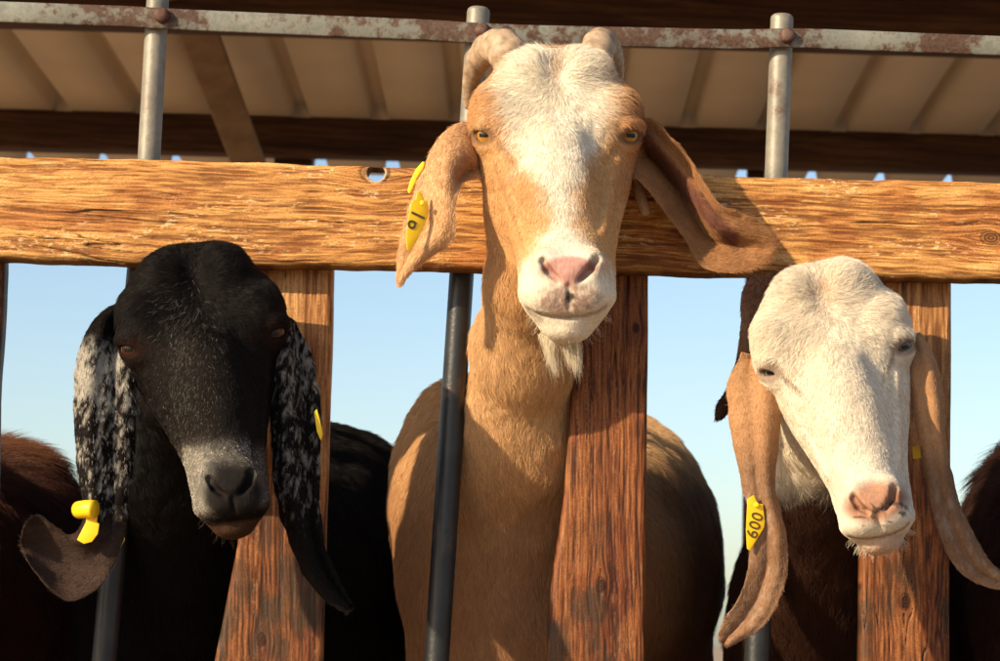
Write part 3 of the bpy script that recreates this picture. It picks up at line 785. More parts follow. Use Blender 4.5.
def mat_eye():
    m, ns, L, b = new_mat('wet_eye'); a = N(ns, 'ShaderNodeAttribute', attribute_name='col'); L.new(a.outputs['Color'], b.inputs['Base Color'])
    b.inputs['Roughness'].default_value = .32; b.inputs['Specular IOR Level'].default_value = .3; b.inputs['Coat Weight'].default_value = .05; b.inputs['Coat Roughness'].default_value = .05
    return m
M_EYE = mat_eye()

# flat plastic ear tag: outline in tag units, given centre, across-axis and up-axis in photo space
def ear_tag(parent, outline, d, thick, mat=M_TAG, name='ear_tag', dfun=None, collar=None):
    pts = np.array(outline, float); n = len(pts)
    dd = np.array([dfun(x, y) if dfun else d for x, y in pts])
    Fp = W(np.stack([pts[:, 0], pts[:, 1], dd], -1)); Bp = W(np.stack([pts[:, 0], pts[:, 1], dd + thick], -1))
    V = np.concatenate([Fp, Bp]); F = [tuple(range(n)), tuple(range(2 * n - 1, n - 1, -1))] + [(i, i + n, (i + 1) % n + n, (i + 1) % n) for i in range(n)]
    o = mesh_obj(name, V, F, mat, parent, smooth=False)
    b = o.modifiers.new('bevel', 'BEVEL'); b.width = .0006; b.segments = 3; b.limit_method = 'ANGLE'
    return o
def tag_text(parent, s, a, b, height_px, d0, d1, lift=.9, shear=0.0, slope=0.0):
    """writing from photo point a to b (baseline), raised a hair above the tag"""
    cu = bpy.data.curves.new('tag_number', 'FONT'); cu.body = s; cu.align_x = 'CENTER'; cu.align_y = 'CENTER'; cu.extrude = .0001; cu.offset = .010; cu.space_character = 1.1
    cu.shear = shear
    cu.materials.append(M_INK)
    o = bpy.data.objects.new('tag_number', cu); C.objects.link(o)
    pa, pb = Wv(a[0], a[1], d0 - lift), Wv(b[0], b[1], d1 - lift)
    xax = (pb - pa).normalized(); n = Vector((slope, -1, 0)).normalized(); n = (n - xax * n.dot(xax)).normalized(); yax = n.cross(xax)
    sc = height_px / 1000 / .7
    M = Matrix((xax, yax, n)).transposed().to_4x4(); M.translation = (pa + pb) / 2
    L_ = (pb - pa).length
    M = M @ Matrix.Diagonal((sc * .95, sc, sc, 1))
    bpy.context.view_layer.update()
    me = bpy.data.meshes.new_from_object(o.evaluated_get(bpy.context.evaluated_depsgraph_get())); bpy.data.objects.remove(o)
    o = bpy.data.objects.new('tag_number', me); C.objects.link(o)
    o.parent = parent; o.matrix_parent_inverse = Matrix.Identity(4)
    o.matrix_basis = Matrix.Translation(-Vector(origin(parent).tolist())) @ M
    return o

def legs(cx, top, d_front, d_back, dx, r=24, foot=1236, cxb=None):
    out = []
    cxb = cxb if cxb is not None else cx
    def fy(d): return 640 + (foot - 640) * 2200 / (2200 + d)
    for s in (-1, 1):
        f = fy(d_front); kn = top + (f - top) * .58
        out += [('cone', ((cx + s * dx, top - 30, d_front), (cx + s * dx, kn, d_front - 8), r * 1.35, r * .62), 30), ('cone', ((cx + s * dx, kn, d_front - 8), (cx + s * dx, f - 30, d_front), r * .58, r * .45), 10),
                ('cone', ((cx + s * dx, f - 26, d_front - 2), (cx + s * dx, f - 12, d_front - 10), r * .62, r * .66), 8)]
        f = fy(d_back); hk = f - 200; x2 = cxb + s * dx * .8
        out += [('cone', ((x2, top - 20, d_back - 20), (x2, top + 110, d_back - 70), r * 2.2, r * 1.0), 30), ('cone', ((x2, top + 110, d_back - 70), (x2, hk, d_back + 30), r * .95, r * .55), 14),
                ('cone', ((x2, hk, d_back + 30), (x2, f - 30, d_back), r * .55, r * .45), 10), ('cone', ((x2, f - 26, d_back - 2), (x2, f - 12, d_back - 10), r * .62, r * .66), 8)]
    return out

# ============================================================ THE TAN GOAT
tan = empty('goat', (Wv(540, 640, 300).x, Wv(540, 640, 300).y, 0), 'large tan goat with white blaze, two short horns, head raised over the rail', 'goat', 'goats looking through the fence')
bpy.context.view_layer.update()
TANC, WHITE = np.array([.62, .35, .15]), np.array([.82, .73, .59])
pt = Pose(557, 135, -74)
BL = lin((40, 508), (52, 504), (75, 495), (110, 497), (130, 503), (150, 508), (170, 516), (190, 534), (215, 545), (235, 541), (255, 530), (275, 515), (300, 505))
BR = lin((40, 604), (52, 606), (75, 609), (110, 611), (130, 606), (150, 600), (170, 589), (190, 583), (215, 580), (235, 588), (255, 600), (275, 612), (300, 625))
def tan_col(p, nn, g):
    x, y, d = p[:, 0], p[:, 1], p[:, 2]
    warp = (fbm(p, 16, 3) - .5) * 26 + (vnoise(p, 4, 8) - .5) * 8
    if g is not None: warp = warp + g.normal(0, 6.5, len(p))
    bl = sstep(-13, 15, np.minimum(x - BL(y), BR(y) - x) - 6 * sstep(120, 170, y) * sstep(262, 240, y) + warp) * (y < 350) * sstep(-30, -60, d + sstep(215, 260, y) * 55)
    tanv = TANC * (1 + .25 * (fbm(p, 30, 5)[:, None] - .5))
    low = sstep(380, 620, y)                                         # chest and body a little browner
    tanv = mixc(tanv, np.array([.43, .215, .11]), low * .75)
    tanv = mixc(tanv, np.array([.68, .42, .205]), sstep(-70, -40, d) * sstep(230, 300, y) * sstep(520, 420, y))  # neck lightened, sunlight on it put into the colour
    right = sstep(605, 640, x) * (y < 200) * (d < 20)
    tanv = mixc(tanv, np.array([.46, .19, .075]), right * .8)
    tanv = mixc(tanv, np.array([.11, .048, .024]), sstep(300, 420, d) * sstep(430, 500, y + (fbm(p, 15, 31) - .5) * 24) * .85)  # flank below its top fringe darkened to stand in for shade
    c = tanv * (1 - bl[:, None]) + WHITE * bl[:, None]
    # hair parting at the poll
    c = mixc(c, np.array([.42, .26, .14]), np.exp(-((x - 557) / 6) ** 2 - ((y - 68) / 16) ** 2) * .7)
    lip = sstep(262, 285, y) * (y < 345) * (d < -80)
    c = mixc(c, np.array([.74, .62, .46]), lip * .55)
    # bare nose
    nose = sstep(1.15, .85, np.sqrt(((x - 569) / 27) ** 2 + ((y - 271) / 15) ** 2) + (y > 271) * np.abs(x - 569) / 70) * (d < -150)
    c = mixc(c, np.array([.62, .33, .27]), nose)
    ns = sstep(1.3, .8, np.sqrt(((x - 569) / 30) ** 2 + ((y - 298) / 15) ** 2)) * (d < -140)
    c = mixc(c, np.array([.42, .25, .19]), ns * (.35 + .5 * (vnoise(p, 4, 77) > .5)))
    c = mixc(c, np.array([.02, .015, .015]), sstep(6, 2.5, np.hypot(x - 569.5, (y - 297) * .8) + (vnoise(p, 2.5, 6) - .5) * 4) * (d < -140) * .9)
    rim = np.exp(-(np.hypot((x - 546), (y - 268)) / 9) ** 2) + np.exp(-(np.hypot((x - 593), (y - 267)) / 9) ** 2)
    c = mixc(c, np.array([.22, .08, .06]), np.clip(rim * .75, 0, 1) * (d < -140))
    for ex0 in (482, 632):                                           # dark rims of the eyes
        e = np.sqrt(((x - ex0) / 15) ** 2 + ((y - 136) / 10) ** 2)
        c = mixc(c, np.array([.16, .08, .05]), sstep(1.15, .75, e) * .8 * (d < -60))
    c = mixc(c, np.array([.22, .11, .06]), crease(x, y, d) * .55); c = mixc(c, np.array([.20, .09, .06]), mouth(x, y, d) * .7)
    if g is not None: c = vary(c, g, .2)
    return c
MX = np.array([(528, 309), (539, 314), (553, 317), (569, 317.5), (585, 316), (598, 312), (606, 306)], float)
def mouth(x, y, d, mz=1.0):
    xx = 567.5 + (x - 567.5) / mz; return np.exp(-((y - np.interp(xx, MX[:, 0], MX[:, 1])) / 2.0) ** 2) * (np.abs(xx - 567) < 40) * (d < -100)
def crease(x, y, d):
    a = np.exp(-((y - (139 + (x - 496) * 1.15)) / 3.2) ** 2) * sstep(494, 498, x) * sstep(522, 508, x)
    b = np.exp(-((y - (139 + (620 - x) * 1.15)) / 3.2) ** 2) * sstep(622, 618, x) * sstep(594, 608, x)
    return (a + b) * (d < -60)
limbs_tan = [
    ('cone', ((545, 120, -10), (530, 215, -50), 38, 42, .9), 20),
    ('cone', ((530, 215, -50), (529, 285, -34), 40, 40, .9), 16),
    ('cone', ((529, 285, -34), (523, 350, 22), 40, 46, .9), 18),
    ('cone', ((523, 350, 22), (514, 440, 108), 46, 57, .95), 26),
    ('cone', ((514, 440, 108), (492, 560, 220), 58, 84), 40),
    ('ell', ((488, 545, 262), (90, 150, 120)), 46),
    ('ell', ((505, 640, 250), (75, 110, 100)), 46),
    ('ell', ((466, 478, 270), (70, 96, 90)), 36),
    ('ell', ((590, 570, 600), (128, 160, 330)), 50),
    ('ell', ((612, 560, 820), (110, 150, 180)), 40)] + legs(495, 700, 250, 860, 50, cxb=620)
def on_head(x, y, d): return (y < 350) & (d < 30 - 115 * sstep(150, 280, y)) & (np.abs(x - 560) < 95)
def head_len(pose, base, face, body):
    def f(p, nn):
        x, y, d = pose.inv(p[:, 0], p[:, 1], p[:, 2]); onhead = on_head(x, y, d)
        L_ = np.where(onhead, base * (.55 + .75 * sstep(150, 80, y)), face)
        L_ = L_ * np.where(onhead, 1 - .52 * sstep(190, 262, y), 1)
        L_ = L_ * np.where(onhead & (d < -130), .18 + .82 * sstep(14, 24, np.hypot((x - 569) / 1.7, y - 273)), 1)
        for e in (484, 630): L_ = np.where(onhead & (np.hypot((x - e), (y - 136) * 1.3) < 15), 1.6, L_)
        return np.where((p[:, 1] > 430) & ~onhead, body, L_)
    return f
def head_dir(pose, fall=(0.05, 1.0, .15)):
    Rw = pose.M / np.linalg.norm(pose.M, axis=0)[None]
    def f(p, nn):
        x, y, d = pose.inv(p[:, 0], p[:, 1], p[:, 2]); onhead = on_head(x, y, d)[:, None]
        rad = np.stack([(x - 557) * 1.1, (y - 82) * 1.0, 0 * x - 10], -1); rad /= np.linalg.norm(rad, axis=1)[:, None] + 6
        nose = sstep(180, 270, y)[:, None]
        rad = rad * (1 - nose) + nose * np.stack([(x - 568) * .03, 0 * x + .8, 0 * x], -1)
        return np.where(onhead, rad @ Rw.T, np.array(fall))
    return f
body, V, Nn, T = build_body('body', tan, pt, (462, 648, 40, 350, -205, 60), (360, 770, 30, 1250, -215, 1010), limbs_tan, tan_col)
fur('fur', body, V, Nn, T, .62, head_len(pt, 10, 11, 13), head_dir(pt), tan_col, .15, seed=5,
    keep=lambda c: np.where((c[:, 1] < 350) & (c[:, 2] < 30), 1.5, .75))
def tanear_col(lo):
    def f(p, nn, g):
        base = np.array([.70, .42, .21]) * (1 + .3 * (fbm(p, 14, 15)[:, None] - .5)); base = base * (1 - sstep(600, 640, p[:, 0])[:, None] * np.array([.50, .60, .66]))  # right ear's tone darkened and reddened to stand in for shade
        inner = lo(p); c = mixc(base, np.array([.17, .065, .045]), inner)
        return vary(c, g, .16)
    return f
ear([(484, 128, 482, 180, -62, -48, -72), (466, 122, 474, 179, -66, -76, -82), (446, 130, 462, 184, -74, -92, -96), (430, 150, 455, 204, -80, -100, -106),
     (420, 178, 457, 226, -86, -102, -108), (408, 210, 452, 243, -92, -98, -100), (400, 242, 430, 258, -88, -94, -94), (397, 268, 410, 274, -84, -88, -88), (398, 284, 402, 284, -82, -84, -84)],
    tan, tanear_col(lambda p: sstep(22, 8, np.hypot(p[:, 0] - 464, (p[:, 1] - 170) * .9)) * .6), 6.0, hairlen=6, seed=21,
    fold=lambda u, t: 16 * np.exp(-((u - .7) / .25) ** 2) * np.exp(-((t - .2) / .13) ** 2) - 5 * np.exp(-((u - .45) / .3) ** 2) * sstep(.4, .6, t) + 3 * np.exp(-((u + .1) / .3) ** 2) * sstep(.5, .7, t))
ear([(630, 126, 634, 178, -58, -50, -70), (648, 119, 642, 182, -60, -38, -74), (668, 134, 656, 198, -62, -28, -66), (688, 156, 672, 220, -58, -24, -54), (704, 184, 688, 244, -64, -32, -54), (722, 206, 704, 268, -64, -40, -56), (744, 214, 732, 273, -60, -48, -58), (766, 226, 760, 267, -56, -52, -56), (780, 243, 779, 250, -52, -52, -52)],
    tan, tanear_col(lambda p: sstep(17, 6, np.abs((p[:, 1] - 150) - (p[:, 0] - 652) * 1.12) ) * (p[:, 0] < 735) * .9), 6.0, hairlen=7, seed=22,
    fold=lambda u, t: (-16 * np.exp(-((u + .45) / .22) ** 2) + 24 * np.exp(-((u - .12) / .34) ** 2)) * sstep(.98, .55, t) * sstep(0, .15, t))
def horn(pts, rads, parent, squash=.8):
    P = spline(np.array([W(p) for p in pts]), 46); r = np.interp(np.linspace(0, 1, 46), np.linspace(0, 1, len(rads)), rads) / 1000
    k = np.arange(46); r = r * (1 + .035 * np.sin(k * 1.35) + .02 * np.sin(k * 3.1))
    r[-3:] *= [.85, .6, .25]
    V_, F_ = tube(P, r, 28, squash=squash); return mesh_obj('horn', V_, F_, M_HORN, parent)
horn([(514, 66, -48), (503, 48, -46), (488, 48, -20), (476, 66, 8), (470, 90, 34), (469, 112, 52)], [20, 20, 16, 12, 8, 5], tan)
horn([(592, 66, -46), (600, 44, -36), (607, 46, -4), (614, 62, 22), (618, 84, 46)], [18, 17, 15, 11, 6], tan)
for s in (-1, 1): eyeball(tan, pt, s, (.66, .32, .05))
V_, F_ = tube(W(spline([(634, 176, -30), (638, 186, -34), (641, 198, -36), (645, 211, -38), (646, 216, -38)], 20)), np.interp(np.linspace(0, 1, 20), [0, .6, .9, 1], [5.5, 6, 5, 2]) / 1000, 16)
wt = mesh_obj('wattle', V_, F_, M_SKIN, tan, cols=np.tile([.50, .28, .15], (len(V_), 1)))
# beard
def strands(name, parent, roots, tips, L_jit, n, col, width, seed, sag=.0):
    g = np.random.default_rng(seed); k = g.integers(0, len(roots), n); seg = 7
    ro = np.array(roots, float)[k] + g.normal(0, 1, (n, 3)) * L_jit[0]; ti = np.array(tips, float)[k] + g.normal(0, 1, (n, 3)) * L_jit[1]
    t = np.linspace(0, 1, seg); f = g.uniform(.55, 1.05, n)
    P = ro[:, None] + (ti - ro)[:, None] * (t[None] * f[:, None])[..., None]
    P += g.normal(0, 1, (n, 1, 3)) * (np.sin(t * 3.14) * 2.0)[None, :, None] + np.array([0, 0, 1.0]) * 0
    P[..., 1] -= sag * np.sin(t * 3.14)[None]
    cu = bpy.data.hair_curves.new(name); cu.add_curves([seg] * n); off = origin(parent)
    cu.position_data.foreach_set('vector', (W(P) - off).astype(np.float32).ravel())
    ra = cu.attributes.get('radius') or cu.attributes.new('radius', 'FLOAT', 'POINT'); ra.data.foreach_set('value', (width / 1000 * (1 - .8 * t)[None] * g.uniform(.7, 1.3, n)[:, None]).astype(np.float32).ravel())
    ca = cu.attributes.new('col', 'FLOAT_COLOR', 'CURVE'); cc = np.array(col) * (1 + g.normal(0, .12, n))[:, None]
    ca.data.foreach_set('color', np.concatenate([np.clip(cc, 0, 1), np.ones((n, 1))], 1).astype(np.float32).ravel())
    cu.materials.append(M_HAIR); o = bpy.data.objects.new(name, cu); C.objects.link(o); o.parent = parent; return o
strands('beard', tan, [(546, 334, -136), (553, 337, -138), (566, 338, -138), (573, 337, -136)], [(556, 375, -132), (551, 366, -134), (572, 368, -134), (578, 375, -132)], [(3.4, 1, 3), (3.4, 4, 3)], 700, (.74, .64, .47), .13, 4)
# its tags
et = ear_tag(tan, [(417, 192), (420, 191), (423.5, 197), (424.5, 201), (427, 200), (428.5, 207), (428, 218), (421, 232), (412, 249), (409, 251), (406.5, 248), (406, 238), (408, 219), (411, 204), (413, 200), (416, 199)],
             -112, 2.2, dfun=lambda x, y: -112 + (x - 417) * .5)
tag_text(et, '91', (412.8, 234), (421.6, 208), 15, -112 + (413 - 417) * .5, -112 + (421.6 - 417) * .5, lift=.5, slope=.5)
ear_tag(tan, [(407.5, 191), (410, 181), (416, 169), (422.5, 161.5), (425, 162), (424, 167), (417, 178), (412, 190), (409.5, 194)], -86, 9)

# ============================================================ THE BLACK GOAT
blk = empty('goat', (Wv(220, 640, 400).x, Wv(220, 640, 400).y, 0), 'black goat with a frosted grey muzzle and long speckled drooping ears', 'goat', 'goats looking through the fence')
bpy.context.view_layer.update()
pb_ = Pose(203, 340, -112, roll=-6.4, pitch=1.5, scale=(1.0, 1.085, 1.0), ywarp=([-500, 60, 135, 268, 318, 600], [-500, 60, 135, 268, 342, 624]))
def blk_col(p, nn, g):
    x, y, d = pb_.inv(p[:, 0], p[:, 1], p[:, 2]); n = len(p)
    base = np.tile([.0065, .005, .0045], (n, 1)) * (.6 + .8 * fbm(p, 20, 3)[:, None])
    on = on_head(x, y, d)
    br = np.clip(.35 * np.exp(-((x - 535) / 30) ** 2) * sstep(100, 160, y) + .18, 0, 1) * on
    base = mixc(base, np.array([.030, .019, .013]), br * .5)
    mz = np.exp(-((x - 534) / 15) ** 2) * sstep(222, 250, y) * sstep(316, 296, y) + .5 * np.exp(-((x - 599) / 9) ** 2) * sstep(228, 250, y) * sstep(312, 290, y) + .55 * np.exp(-((y - 238) / 11) ** 2) * (np.abs(x - 558) < 34)
    mz = np.clip(mz * (.55 + .9 * vnoise(p, 3.5, 5)), 0, 1) * on
    grey = np.array([.60, .54, .45])
    if g is None: base = mixc(base, grey, mz * .3)
    else:
        pr = mz * .95 + on * .16 * np.exp(-((x - 538) / 24) ** 2) * sstep(60, 130, y)  # muzzle frost, plus light bridge strands standing in for coat sheen
        pick = g.random(n) < pr
        base = np.where(pick[:, None], grey * (g.uniform(.3, 1.1, n) * (.30 + 1.0 * mz))[:, None], base)
    nose = sstep(1.25, .9, np.sqrt(((x - 570) / 27) ** 2 + ((y - 282) / 26) ** 2)) * on
    base = mixc(base, np.array([.016, .013, .012]), nose * .95)
    lip = sstep(316, 322, y) * on
    base = mixc(base, np.array([.085, .042, .024]), lip * (.35 + .6 * fbm(p, 8, 44)))
    for ex0 in (486, 629): base = mixc(base, np.array([.035, .015, .010]), np.exp(-(((x - ex0) / 16) ** 2 + ((y - 134) / 13) ** 2)) * .55 * on)
    return vary(base, g, .3)
limbs_blk = [
    ('cone', ((208, 330, -70), (190, 400, -20), 46, 46, .9), 20),
    ('cone', ((190, 400, -20), (176, 480, 62), 46, 49, .9), 24),
    ('cone', ((176, 480, 62), (168, 590, 180), 49, 76), 30),
    ('ell', ((165, 610, 260), (92, 150, 110)), 40),
    ('ell', ((300, 590, 620), (126, 160, 320)), 50),
    ('cone', ((190, 540, 300), (340, 515, 620), 80, 85), 40)] + legs(170, 700, 260, 860, 48, cxb=320)
body, V, Nn, T = build_body('body', blk, pb_, (96, 302, 240, 560, -250, 20), (60, 460, 236, 1250, -245, 1010), limbs_blk, blk_col, dict(ws=((0, 1.03), (70, 1.03), (120, 1.0), (150, .97), (200, .87), (240, .81), (290, .79), (400, .79))), eyeopen=4.2)
fur('fur', body, V, Nn, T, .8, head_len(pb_, 8, 8, 12), head_dir(pb_), blk_col, .15, seed=6, keep=lambda c: np.where((c[:, 1] < 550) & (c[:, 2] < 30), 1.5, .45))
for s in (-1, 1): eyeball(blk, pb_, s, (.10, .03, .012))
def speck_col(x0, x1, y0, strength):
    def f(p, nn, g):
        x, y = p[:, 0], p[:, 1]; n = len(p)
        s = vnoise(np.stack([x, y * .42, p[:, 2] * 0], -1), 1.4, 50) * .74 + vnoise(np.stack([x, y * .5, p[:, 2] * 0], -1), 4.5, 51) * .26
        if g is not None: s = s + g.normal(0, .06, n)
        top = np.exp(-((y - y0) / 34) ** 2); along_ = sstep(530, 470, y) * .55
        th = .76 - .36 * top * strength * sstep(132, 105, x if strength > .5 else x * 0) - .20 * along_
        w = sstep(th, th + .05, s) * sstep(y0 - 45, y0 - 15, y) * sstep(545, 500, y)
        c = mixc(np.array([.010, .007, .006]), np.array([.50, .45, .38]), np.clip(w, 0, 1) * (.8 if strength > .5 else .5))
        tip = sstep(505, 535, y); c = mixc(c, np.array([.075, .045, .033]), tip * .8 * (x < 200))
        return vary(c, g, .25)
    return f
ear([(124, 300, 136, 322, -80, -76, -84), (104, 310, 130, 330, -94, -92, -98), (88, 328, 130, 350, -104, -106, -106), (77, 360, 134, 385, -108, -118, -110), (74, 410, 135, 425, -110, -124, -112), (76, 455, 132, 468, -112, -126, -114),
     (82, 492, 128, 505, -118, -130, -120), (84, 520, 126, 528, -132, -142, -134), (70, 535, 116, 558, -150, -150, -146), (54, 526, 98, 588, -158, -150, -152), (38, 515, 68, 601, -160, -150, -156), (25, 524, 42, 580, -160, -156, -158), (21, 541, 26, 558, -160, -160, -160)],
    blk, speck_col(75, 135, 372, 1.0), 6, hairlen=5, seed=31, fold=lambda u, t: -9 * np.exp(-((u + .55) / .25) ** 2) * sstep(.75, .6, t) + 8 * np.exp(-((u - .3) / .3) ** 2) * sstep(.75, .6, t) + 16 * (1 - u * u) * sstep(.62, .8, t))
ear([(288, 316, 296, 326, -92, -86, -92), (274, 350, 310, 350, -104, -104, -98), (271, 400, 319, 392, -108, -112, -100), (271, 450, 321, 440, -110, -112, -102), (277, 500, 320, 490, -110, -112, -104),
     (290, 545, 323, 535, -108, -108, -104), (308, 580, 333, 568, -106, -106, -104), (328, 602, 345, 592, -104, -104, -104), (345, 613, 352, 606, -104, -104, -104)],
    blk, speck_col(272, 320, 350, .35), 6, hairlen=5, seed=32, fold=lambda u, t: -10 * np.exp(-((u + .4) / .3) ** 2) + 10 * np.exp(-((u - .4) / .3) ** 2))
# yellow stud and tag
stud = empty('x', (0, 0, 0), 'x', 'x'); bpy.data.objects.remove(stud)
P = W(spline([(79, 510, -158), (86, 509, -166), (95, 509, -170)], 8)); V_, F_ = tube(P, .0082, 24)
tg = mesh_obj('ear_tag', V_, F_, M_TAG, blk)
ear_tag(tg, [(86, 512), (95, 508), (98, 514), (97, 522), (99.5, 524), (98, 534), (92, 542), (84, 544), (77, 540), (81, 532), (86, 522)], -164, 4, name='tag_plate')
V_, F_ = tube(W(np.array([(77.5, 510, -159.), (80, 510, -161.)])), .0045, 20); mesh_obj('tag_hole', V_, F_, M_INK, tg)
ear_tag(blk, [(118, 536), (123, 529), (125, 540), (118, 552), (104, 568), (101, 567), (112, 552)], -138, 3)
ear_tag(blk, [(314, 412), (317, 409), (320, 420), (323, 434), (321, 441), (317, 432)], -118, 3)

# ============================================================ THE WHITE-FACED GOAT
wht = empty('goat', (Wv(850, 640, 400).x, Wv(850, 640, 400).y, 0), 'white faced hornless goat with brown drooping ears and a 600 tag', 'goat', 'goats looking through the fence')
bpy.context.view_layer.update()
pw = Pose(836, 358, -104, roll=-11, pitch=1.5, scale=(.93, 1.10, 1.0), ywarp=([-500, 55, 135, 268, 316, 600], [-501, 54, 135, 268, 342, 626]))
def wht_col(p, nn, g):
    x, y, d = pw.inv(p[:, 0], p[:, 1], p[:, 2]); n = len(p)
    on = on_head(x, y, d)
    white = np.array([.77, .67, .53]) * (1 + .16 * (fbm(p, 22, 3)[:, None] - .5))
    brown = np.array([.045, .018, .011]) * (.7 + .6 * fbm(p, 25, 4)[:, None])
    bodyf = sstep(470, 500, p[:, 1] + (fbm(p, 18, 6) - .5) * 25) * (p[:, 2] > -20) + (p[:, 2] > 130)
    c = mixc(white, brown, np.clip(bodyf, 0, 1)) if False else white * (1 - np.clip(bodyf, 0, 1)[:, None]) + brown * np.clip(bodyf, 0, 1)[:, None]
    c = mixc(c, np.array([.40, .25, .13]), np.exp(-((x - 557) / 9) ** 2 - ((y - 72) / 14) ** 2) * .65 * on)
    nose = sstep(1.25, .7, np.sqrt(((x - 569) / 34) ** 2 + ((y - 272) / 24) ** 2)) * on * (d < -140)
    c = mixc(c, np.array([.44, .20, .11]), nose * .9)
    sp = (vnoise(p, 4.5, 91) > .63) * sstep(1.1, .9, np.sqrt(((x - 572) / 30) ** 2 + ((y - 285) / 17) ** 2)) * on
    c = mixc(c, np.array([.07, .05, .045]), sp * .85)
    lip = sstep(312, 320, y) * on * np.exp(-((x - 569) / 32) ** 2)
    c = mixc(c, np.array([.52, .30, .20]), lip * .7)
    rim = np.exp(-(np.hypot((x - 545), (y - 268)) / 8) ** 2) + np.exp(-(np.hypot((x - 594), (y - 267)) / 8) ** 2)
    c = mixc(c, np.array([.20, .08, .05]), np.clip(rim * .7, 0, 1) * on * (d < -140))
    for ex0 in (484, 631): c = mixc(c, np.array([.26, .16, .11]), sstep(1.25, .7, np.sqrt(((x - ex0) / 15) ** 2 + ((y - 136) / 9) ** 2)) * .8 * on * (d < -55))
    c = mixc(c, np.array([.24, .15, .10]), crease(x, y, d) * on * .8); c = mixc(c, np.array([.20, .09, .06]), mouth(x, y, d, .84) * on * .8)
    return vary(c, g, .2)
limbs_wht = [
    ('cone', ((842, 345, -62), (822, 420, -22), 44, 44, .9), 20),
    ('cone', ((822, 420, -22), (818, 500, 62), 44, 41, .9), 24),
    ('cone', ((818, 500, 62), (822, 600, 180), 41, 74), 30),
    ('ell', ((825, 640, 300), (100, 155, 120)), 40),
    ('ell', ((850, 620, 600), (118, 150, 300)), 50)] + legs(825, 720, 300, 860, 50, cxb=860)
body, V, Nn, T = build_body('body', wht, pw, (734, 934, 250, 580, -245, 20), (700, 1010, 246, 1250, -235, 960), limbs_wht, wht_col, dict(ws=((0, 1.06), (70, 1.05), (120, 1.01), (150, .98), (230, .89), (290, .84), (400, .80))), eyeopen=3.6)
fur('fur', body, V, Nn, T, .7, head_len(pw, 9, 11, 14), head_dir(pw), wht_col, .15, seed=8, keep=lambda c: np.where((c[:, 1] < 565) & (c[:, 2] < 30), 1.5, .55))
for s in (-1, 1): eyeball(wht, pw, s, (.24, .19, .13), 13.6)
def brownear_col(p, nn, g):
    c = mixc(np.array([.47, .25, .12]), np.array([.28, .15, .08]), sstep(430, 480, p[:, 1])) * (1 + .35 * (fbm(p, 16, 5)[:, None] - .5)); grey = vnoise(p * [1, .5, 1], 2.6, 6)  # lower part of the ear darker: shade put into the colour
    c = mixc(c, np.array([.46, .36, .28]), sstep(.55, .8, grey) * sstep(430, 520, p[:, 1]) * .4)
    return vary(c, g, .2)
def darkear_col(p, nn, g): return vary(np.tile([.045, .022, .015], (len(p), 1)), g, .3)
ear([(742, 352, 762, 360, -78, -74, -84), (728, 384, 776, 384, -92, -100, -98), (729, 412, 780, 410, -100, -112, -104), (735, 450, 778, 445, -104, -116, -106), (744, 492, 775, 487, -108, -114, -108),
     (751, 528, 786, 530, -112, -114, -110), (750, 562, 787, 568, -116, -112, -112), (742, 590, 778, 604, -118, -112, -116), (730, 612, 762, 628, -120, -114, -118), (720, 630, 742, 640, -120, -116, -118), (718, 641, 730, 647, -120, -118, -120)],
    wht, brownear_col, 4.5, hairlen=3.6, seed=41, fold=lambda u, t: -3 * np.exp(-((u - .5) / .3) ** 2) + 3.5 * np.exp(-((u + .1) / .3) ** 2))
ear([(752, 276, 786, 274, -60, -58, -60), (742, 292, 772, 300, -66, -66, -64), (741, 320, 762, 330, -66, -70, -64), (739, 350, 756, 360, -64, -70, -62), (730, 380, 746, 385, -60, -64, -60), (718, 404, 732, 408, -56, -58, -56), (714, 420, 722, 420, -54, -54, -54)],
    wht, darkear_col, 6, hairlen=5, seed=42, name='ear_fold')
ear([(908, 340, 920, 332, -82, -76, -78), (907, 362, 936, 360, -90, -96, -84), (911, 395, 943, 390, -94, -102, -86), (918, 432, 946, 425, -98, -104, -90), (926, 470, 949, 458, -102, -106, -94),
     (932, 510, 956, 492, -106, -108, -98), (944, 548, 970, 528, -110, -110, -104), (964, 575, 986, 556, -114, -112, -108), (990, 588, 1002, 572, -118, -114, -112), (1012, 590, 1016, 580, -120, -118, -116)],
    wht, brownear_col, 4.5, hairlen=3.6, seed=43, fold=lambda u, t: -3 * np.exp(-((u - .5) / .3) ** 2) + 3.5 * np.exp(-((u + .1) / .3) ** 2))
et = ear_tag(wht, [(747.5, 499), (754, 495), (756.5, 501), (759, 504), (763, 504), (765, 522), (764, 528), (750, 551), (747, 549), (746, 530), (747, 510)], -118, 2.2, dfun=lambda x, y: -119 + (x - 755) * .3)
tag_text(et, '600', (751.3, 539), (759.3, 512), 11.5, -119 + (751.3 - 755) * .3, -119 + (759.3 - 755) * .3, lift=.5, slope=.3)
ear_tag(wht, [(912, 447), (919, 445), (921, 458), (913, 459)], -70, 3)

